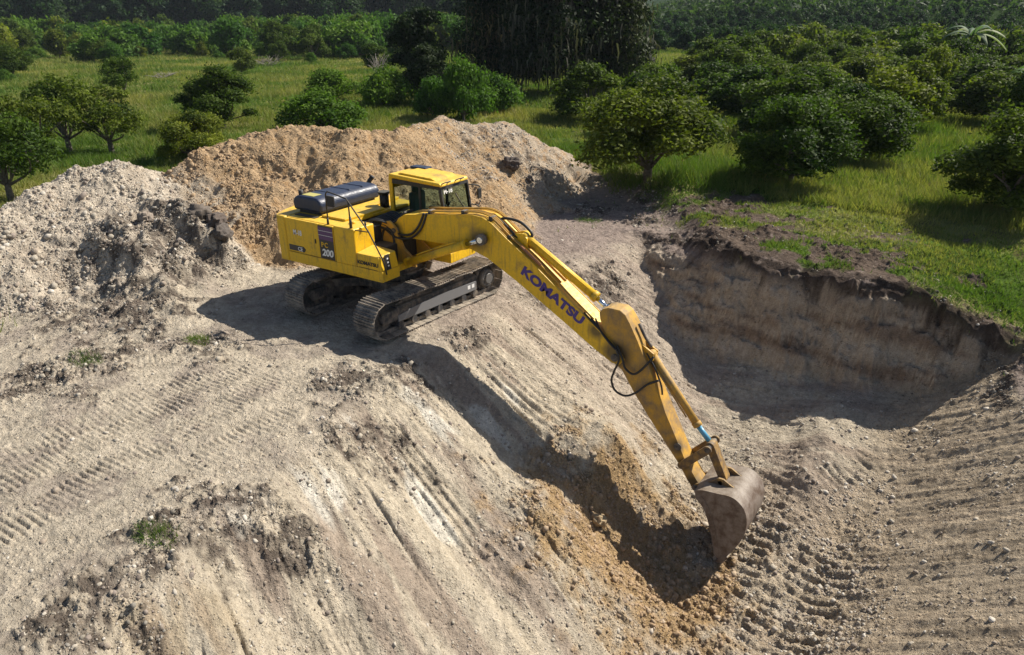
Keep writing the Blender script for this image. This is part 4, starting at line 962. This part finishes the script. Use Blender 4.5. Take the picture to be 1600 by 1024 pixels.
# belt of bushes and tall trees beyond the left field
for i in range(185):
    a = rg.uniform(126, 162); r = rg.uniform(132+22*math.sin(a*.9)+14*math.sin(a*2.3+1), 225)
    if a < 139: r = rg.uniform(118, 190)
    x, y = polar(a, r)
    plant('bush', 'bush_far' if rg.random() < .75 else 'citrus_far', x, y, rg.uniform(.8, 1.5)*(1.1 if r > 120 else .85), 'rounded green bush in the belt across the far side of the left field', 'bush', 'bushes of the belt across the left field')
for i in range(74):
    a = 120.5+i*.6+rg.uniform(-.4, .4); r = rg.uniform(225, 260) if a > 128 else rg.uniform(150, 230); x, y = polar(a, r)
    plant('tall_tree', 'tall_far', x, y, rg.uniform(1.1, 1.5), 'tall dark tree in the row closing off the left field', group='tall dark trees closing off the left field')
for i in range(34):
    a = rg.uniform(128, 163); r = rg.uniform(78, 140)
    if 131 < a < 136 or rg.random() < .25: r = rg.uniform(105, 150)
    x, y = polar(a, r)
    plant('bush', rg.choice(['bush_mid', 'citrus_mid']), x, y, rg.uniform(.35, .95), 'small irregular bush scattered in front of the bush belt of the left field', 'bush', 'bushes scattered before the belt of the left field')
for a, r, s_, lb in ((156, 150, 1.2, 'small tree in front of the bush belt at the far left'), (152.8, 140, 1.0, 'second small tree in front of the bush belt at the left'), (140.4, 118, 1.5, 'dark clump of bush beside the fallen branches in the left field'), (138.2, 116, 1.25, 'green bush right of the dark clump in the left field'), (133.7, 88, .8, 'small bush standing in pale grass above the orange heap')):
    x, y = polar(a, r); plant('citrus_tree' if 'tree' in lb else 'bush', 'citrus_mid', x, y, s_, lb, 'tree' if 'tree' in lb else 'bush', 'scattered trees of the left field')
# orchard on the far hillside
far = []
for i in range(62):
    for j in range(56):
        x = -150+i*5.2+rg.uniform(-.8, .8); y = 85+j*5.2+rg.uniform(-.8, .8)
        a = math.degrees(math.atan2(y-CY, x-CX)); r = math.hypot(x-CX, y-CY)
        if 86 < a < 119 and 112 < r < 345: far.append((r, x, y))
far.sort()
for r, x, y in far[:235]:
    plant('orchard_tree', 'orchard_far', x, y, rg.uniform(.72, .95), 'round-headed orchard tree in the rows up the far hillside', group='orchard trees on the far hillside')
if len(far) > 235:
    Q = np.array(far[235:]); Z = H1(Q[:, 1], Q[:, 2])[0]; r_ = np.random.RandomState(2); k = 70
    d = r_.normal(0, 1, (len(Q), k, 3)); d /= np.linalg.norm(d, axis=2, keepdims=True); d[..., 2] = np.abs(d[..., 2])
    P = np.stack([Q[:, 1], Q[:, 2], Z+.4], 1)[:, None, :]+d*np.array([2.3, 2.3, 2.6])*r_.uniform(.75, 1.05, (len(Q), k, 1))
    P = P.reshape(-1, 3); V = leaves(r_, P, d.reshape(-1, 3), .75)
    o = link('hillside_orchard', npmesh('hillside_orchard', V.reshape(-1, 3), np.arange(len(P)*4).reshape(-1, 4), m_leafh, False, np.repeat(r_.rand(len(P)), 4)))
    tag(o, 'far orchard rows covering the upper part of the hillside', 'orchard', kind='stuff')
print('far', len(far), 'spots', len(spots), 'plants', cnt[0])

def palm(x, y, h_, label, nf=11, fl=2.2, c=None):
    o = empty('broad_leaved_palm', (x, y, zat(x, y)), random.random()*6); tag(o, label, 'palm')
    MB().tube([(0, 0, -.2), (.05, .02, h_*.5), (0, .05, h_)], (.16, .10), 8, 3).build('trunk', m_bark, o)
    for i in range(nf):
        a = i*2.4; e_ = .35+.9*(i/nf); V = []; F = []; n_ = 9
        for k in range(n_):
            u = k/(n_-1); rr_ = fl*u*math.cos(e_*(1-.2*u)); zz_ = h_+fl*(u*math.sin(e_)-.75*u*u); w_ = .30*math.sin(math.pi*min(1, .08+.92*u))*(1 if k % 2 else .8)
            ca, sa = math.cos(a), math.sin(a)
            for s_ in (-1, 0, 1): V.append((ca*rr_-sa*w_*s_, sa*rr_+ca*w_*s_, zz_-.10*abs(s_)))
        for k in range(n_-1):
            for q in (0, 1): b0 = k*3+q; F.append((b0, b0+1, b0+4, b0+3))
        link('frond', npmesh('frond', V, F, c or m_leafb, True, np.full(len(V), random.random())), o)
m_pale = leafmat('pale_fronds', (.09, .14, .08), (.22, .27, .17), .3)
palm(11.6, 41.5, 2.2, 'banana-like palm with bright fronds above the big dark tree at the right edge', 12, 2.4)
palm(6.5, 66, 3.4, 'palm with pale drooping fronds standing over the right orchard rows', 12, 3.2, m_pale)
palm(-46, 105, 6.5, 'small palm peeping out beside the right flank of the moss-hung trees', 12, 3.0)
# dry branches and bare shrub
def branchy(name, x, y, w_, h_, label, seed, nb=14, cat='branches'):
    r_ = random.Random(seed); b = MB(); z0 = zat(x, y)
    for i in range(nb):
        a = r_.uniform(0, 6.28); q = r_.uniform(.3, 1)*w_; hh = r_.uniform(.2, 1)*h_
        p1 = (math.cos(a)*q*.5+r_.uniform(-.1, .1), math.sin(a)*q*.5, hh*.6); p2 = (math.cos(a)*q, math.sin(a)*q, hh)
        b.tube([(r_.uniform(-.2, .2)*w_, r_.uniform(-.2, .2)*w_, -.05), p1, p2], (.035, .008), 5, 3)
        for k in range(3): b.tube([p1, (p1[0]+r_.uniform(-.4, .4)*w_, p1[1]+r_.uniform(-.4, .4)*w_, p1[2]+r_.uniform(0, .5)*h_)], (.015, .005), 4)
    o = b.build(name, mat('dry_wood', (.26, .23, .20), .9)[0]); o.location = (x, y, z0); tag(o, label, cat); return o
x, y = polar(148.2, 82); branchy('dead_branches', x, y, 1.8, .7, 'grey dead branches lying in the grass of the left field', 1)
x, y = polar(141.3, 100); branchy('dead_branches', x, y, 2.4, 1.4, 'pile of bare grey branches below the dark clump of bush', 2, 22)
x, y = polar(133.6, 78); branchy('bare_shrub', x, y, 1.4, 2.2, 'leafless brown shrub left of the tall narrow dark tree', 3, 22, 'shrub')
# ------------------------------------------------------------------ grass
def grass(name, X, Y, hgt, wid, label, lean=.35, seed=1, tint=None):
    r_ = np.random.RandomState(seed); n = len(X); Z, m = H1(X, Y)
    th = r_.rand(n)*6.283; h_ = hgt*r_.uniform(.5, 1.25, n); w_ = wid*r_.uniform(.6, 1.3, n)
    d = np.stack([np.cos(th), np.sin(th), 0*th], 1)*w_[:, None]; P = np.stack([X, Y, Z-.02], 1)
    l_ = r_.normal(0, lean, (n, 3))*h_[:, None]; l_[:, 2] = h_
    V = np.stack([P-d, P+d, P+l_], 1).reshape(-1, 3)
    t_ = np.clip(.3+.55*fbm(X*.10, Y*.10, 4, 381, .6)+.25*fbm(X*.7, Y*.7, 3, 77)+.2*r_.normal(0, 1, n), 0, 1)
    o = link(name, npmesh(name, V, np.arange(n*3).reshape(-1, 3), m_grass, False, np.repeat(t_, 3)))
    tag(o, label, 'grass', kind='stuff'); return o
n = 1400000
a = rs.uniform(72, 172, n); r = 14*np.power(rs.rand(n), .0)*np.exp(rs.rand(n)*math.log(180/14.)); A = np.radians(a)
X = CX+r*np.cos(A); Y = CY+r*np.sin(A)
zz, mm, ee = shape(X, Y)
mm['dig'] = mm['flr'] = 0
gz = np.clip(S(-.15, .35, fbm(X*.6, Y*.6, 4, 371, .6)+.45*fbm(X*2.6, Y*2.6, 3, 372)+.16*(Y-10.5)+.15*(X-6)*(X > 6)+.12*(X > 5)), 0, 1)*mm['nat']*(1-mm['pit'])
gz = np.where(X < -6, mm['nat'], gz)*(1-np.clip(np.maximum(mm['ha'], mm['hb'])*1.6, 0, 1))*(1-np.clip(mm['rim']*1.3, 0, 1))
short = (Y < 12.5)*(X > -3)
kp = (rs.rand(n) < gz*(.45+.55*S(-.5, .3, fbm(X*.5, Y*.5, 3, 88)))*np.where(short, .8, 1))
X, Y, r = X[kp], Y[kp], r[kp]; short = short[kp]
hg = np.where(short, .13, .20+.14*(X > -5)+.22*S(-.2, .5, fbm(X*.2, Y*.2, 3, 99))+.08*S(25, 60, r))
grass('grass', X, Y, hg, .007+.0004*r, 'green and straw coloured grass covering the field', .45)
print('grass', len(X))
# weeds on the bare ground
for i, (x, y, rd, lb) in enumerate(((3.05, -8.15, .38, 'clump of green weeds among dark clods in the left foreground'), (-1.9, -4.1, .35, 'weed patch beside the tip of the machine shadow'), (-2.9, -5.9, .45, 'thin strip of low weeds on the track-marked bench at the left'), (.3, 8.9, .5, 'small green tuft on the bench near the pit corner'), (2.0, 11.0, .7, 'grass tuft in the stripped dirt below the broad citrus tree'))):
    q = 420; th = rs.rand(q)*6.28; rr_ = rd*rs.rand(q)**.7
    o = grass('weeds', x+rr_*np.cos(th), y+rr_*np.sin(th)*.6, .12, .006, lb, .6, 40+i); o['category'] = 'weeds'

# ------------------------------------------------------------------ air
hm = bpy.data.materials.new('haze'); hm.use_nodes = True; t = hm.node_tree; t.nodes.remove(t.nodes['Principled BSDF'])
pv = t.nodes.new('ShaderNodeVolumePrincipled'); pv.inputs['Color'].default_value = (.72, .82, .95, 1); pv.inputs['Density'].default_value = .00014
t.links.new(pv.outputs[0], t.nodes['Material Output'].inputs['Volume'])
hb_ = MB().box(-3600, 3600, -3600, 3600, -30, 90).build('haze', hm); tag(hb_, 'thin pale air over the fields', 'haze', kind='stuff')
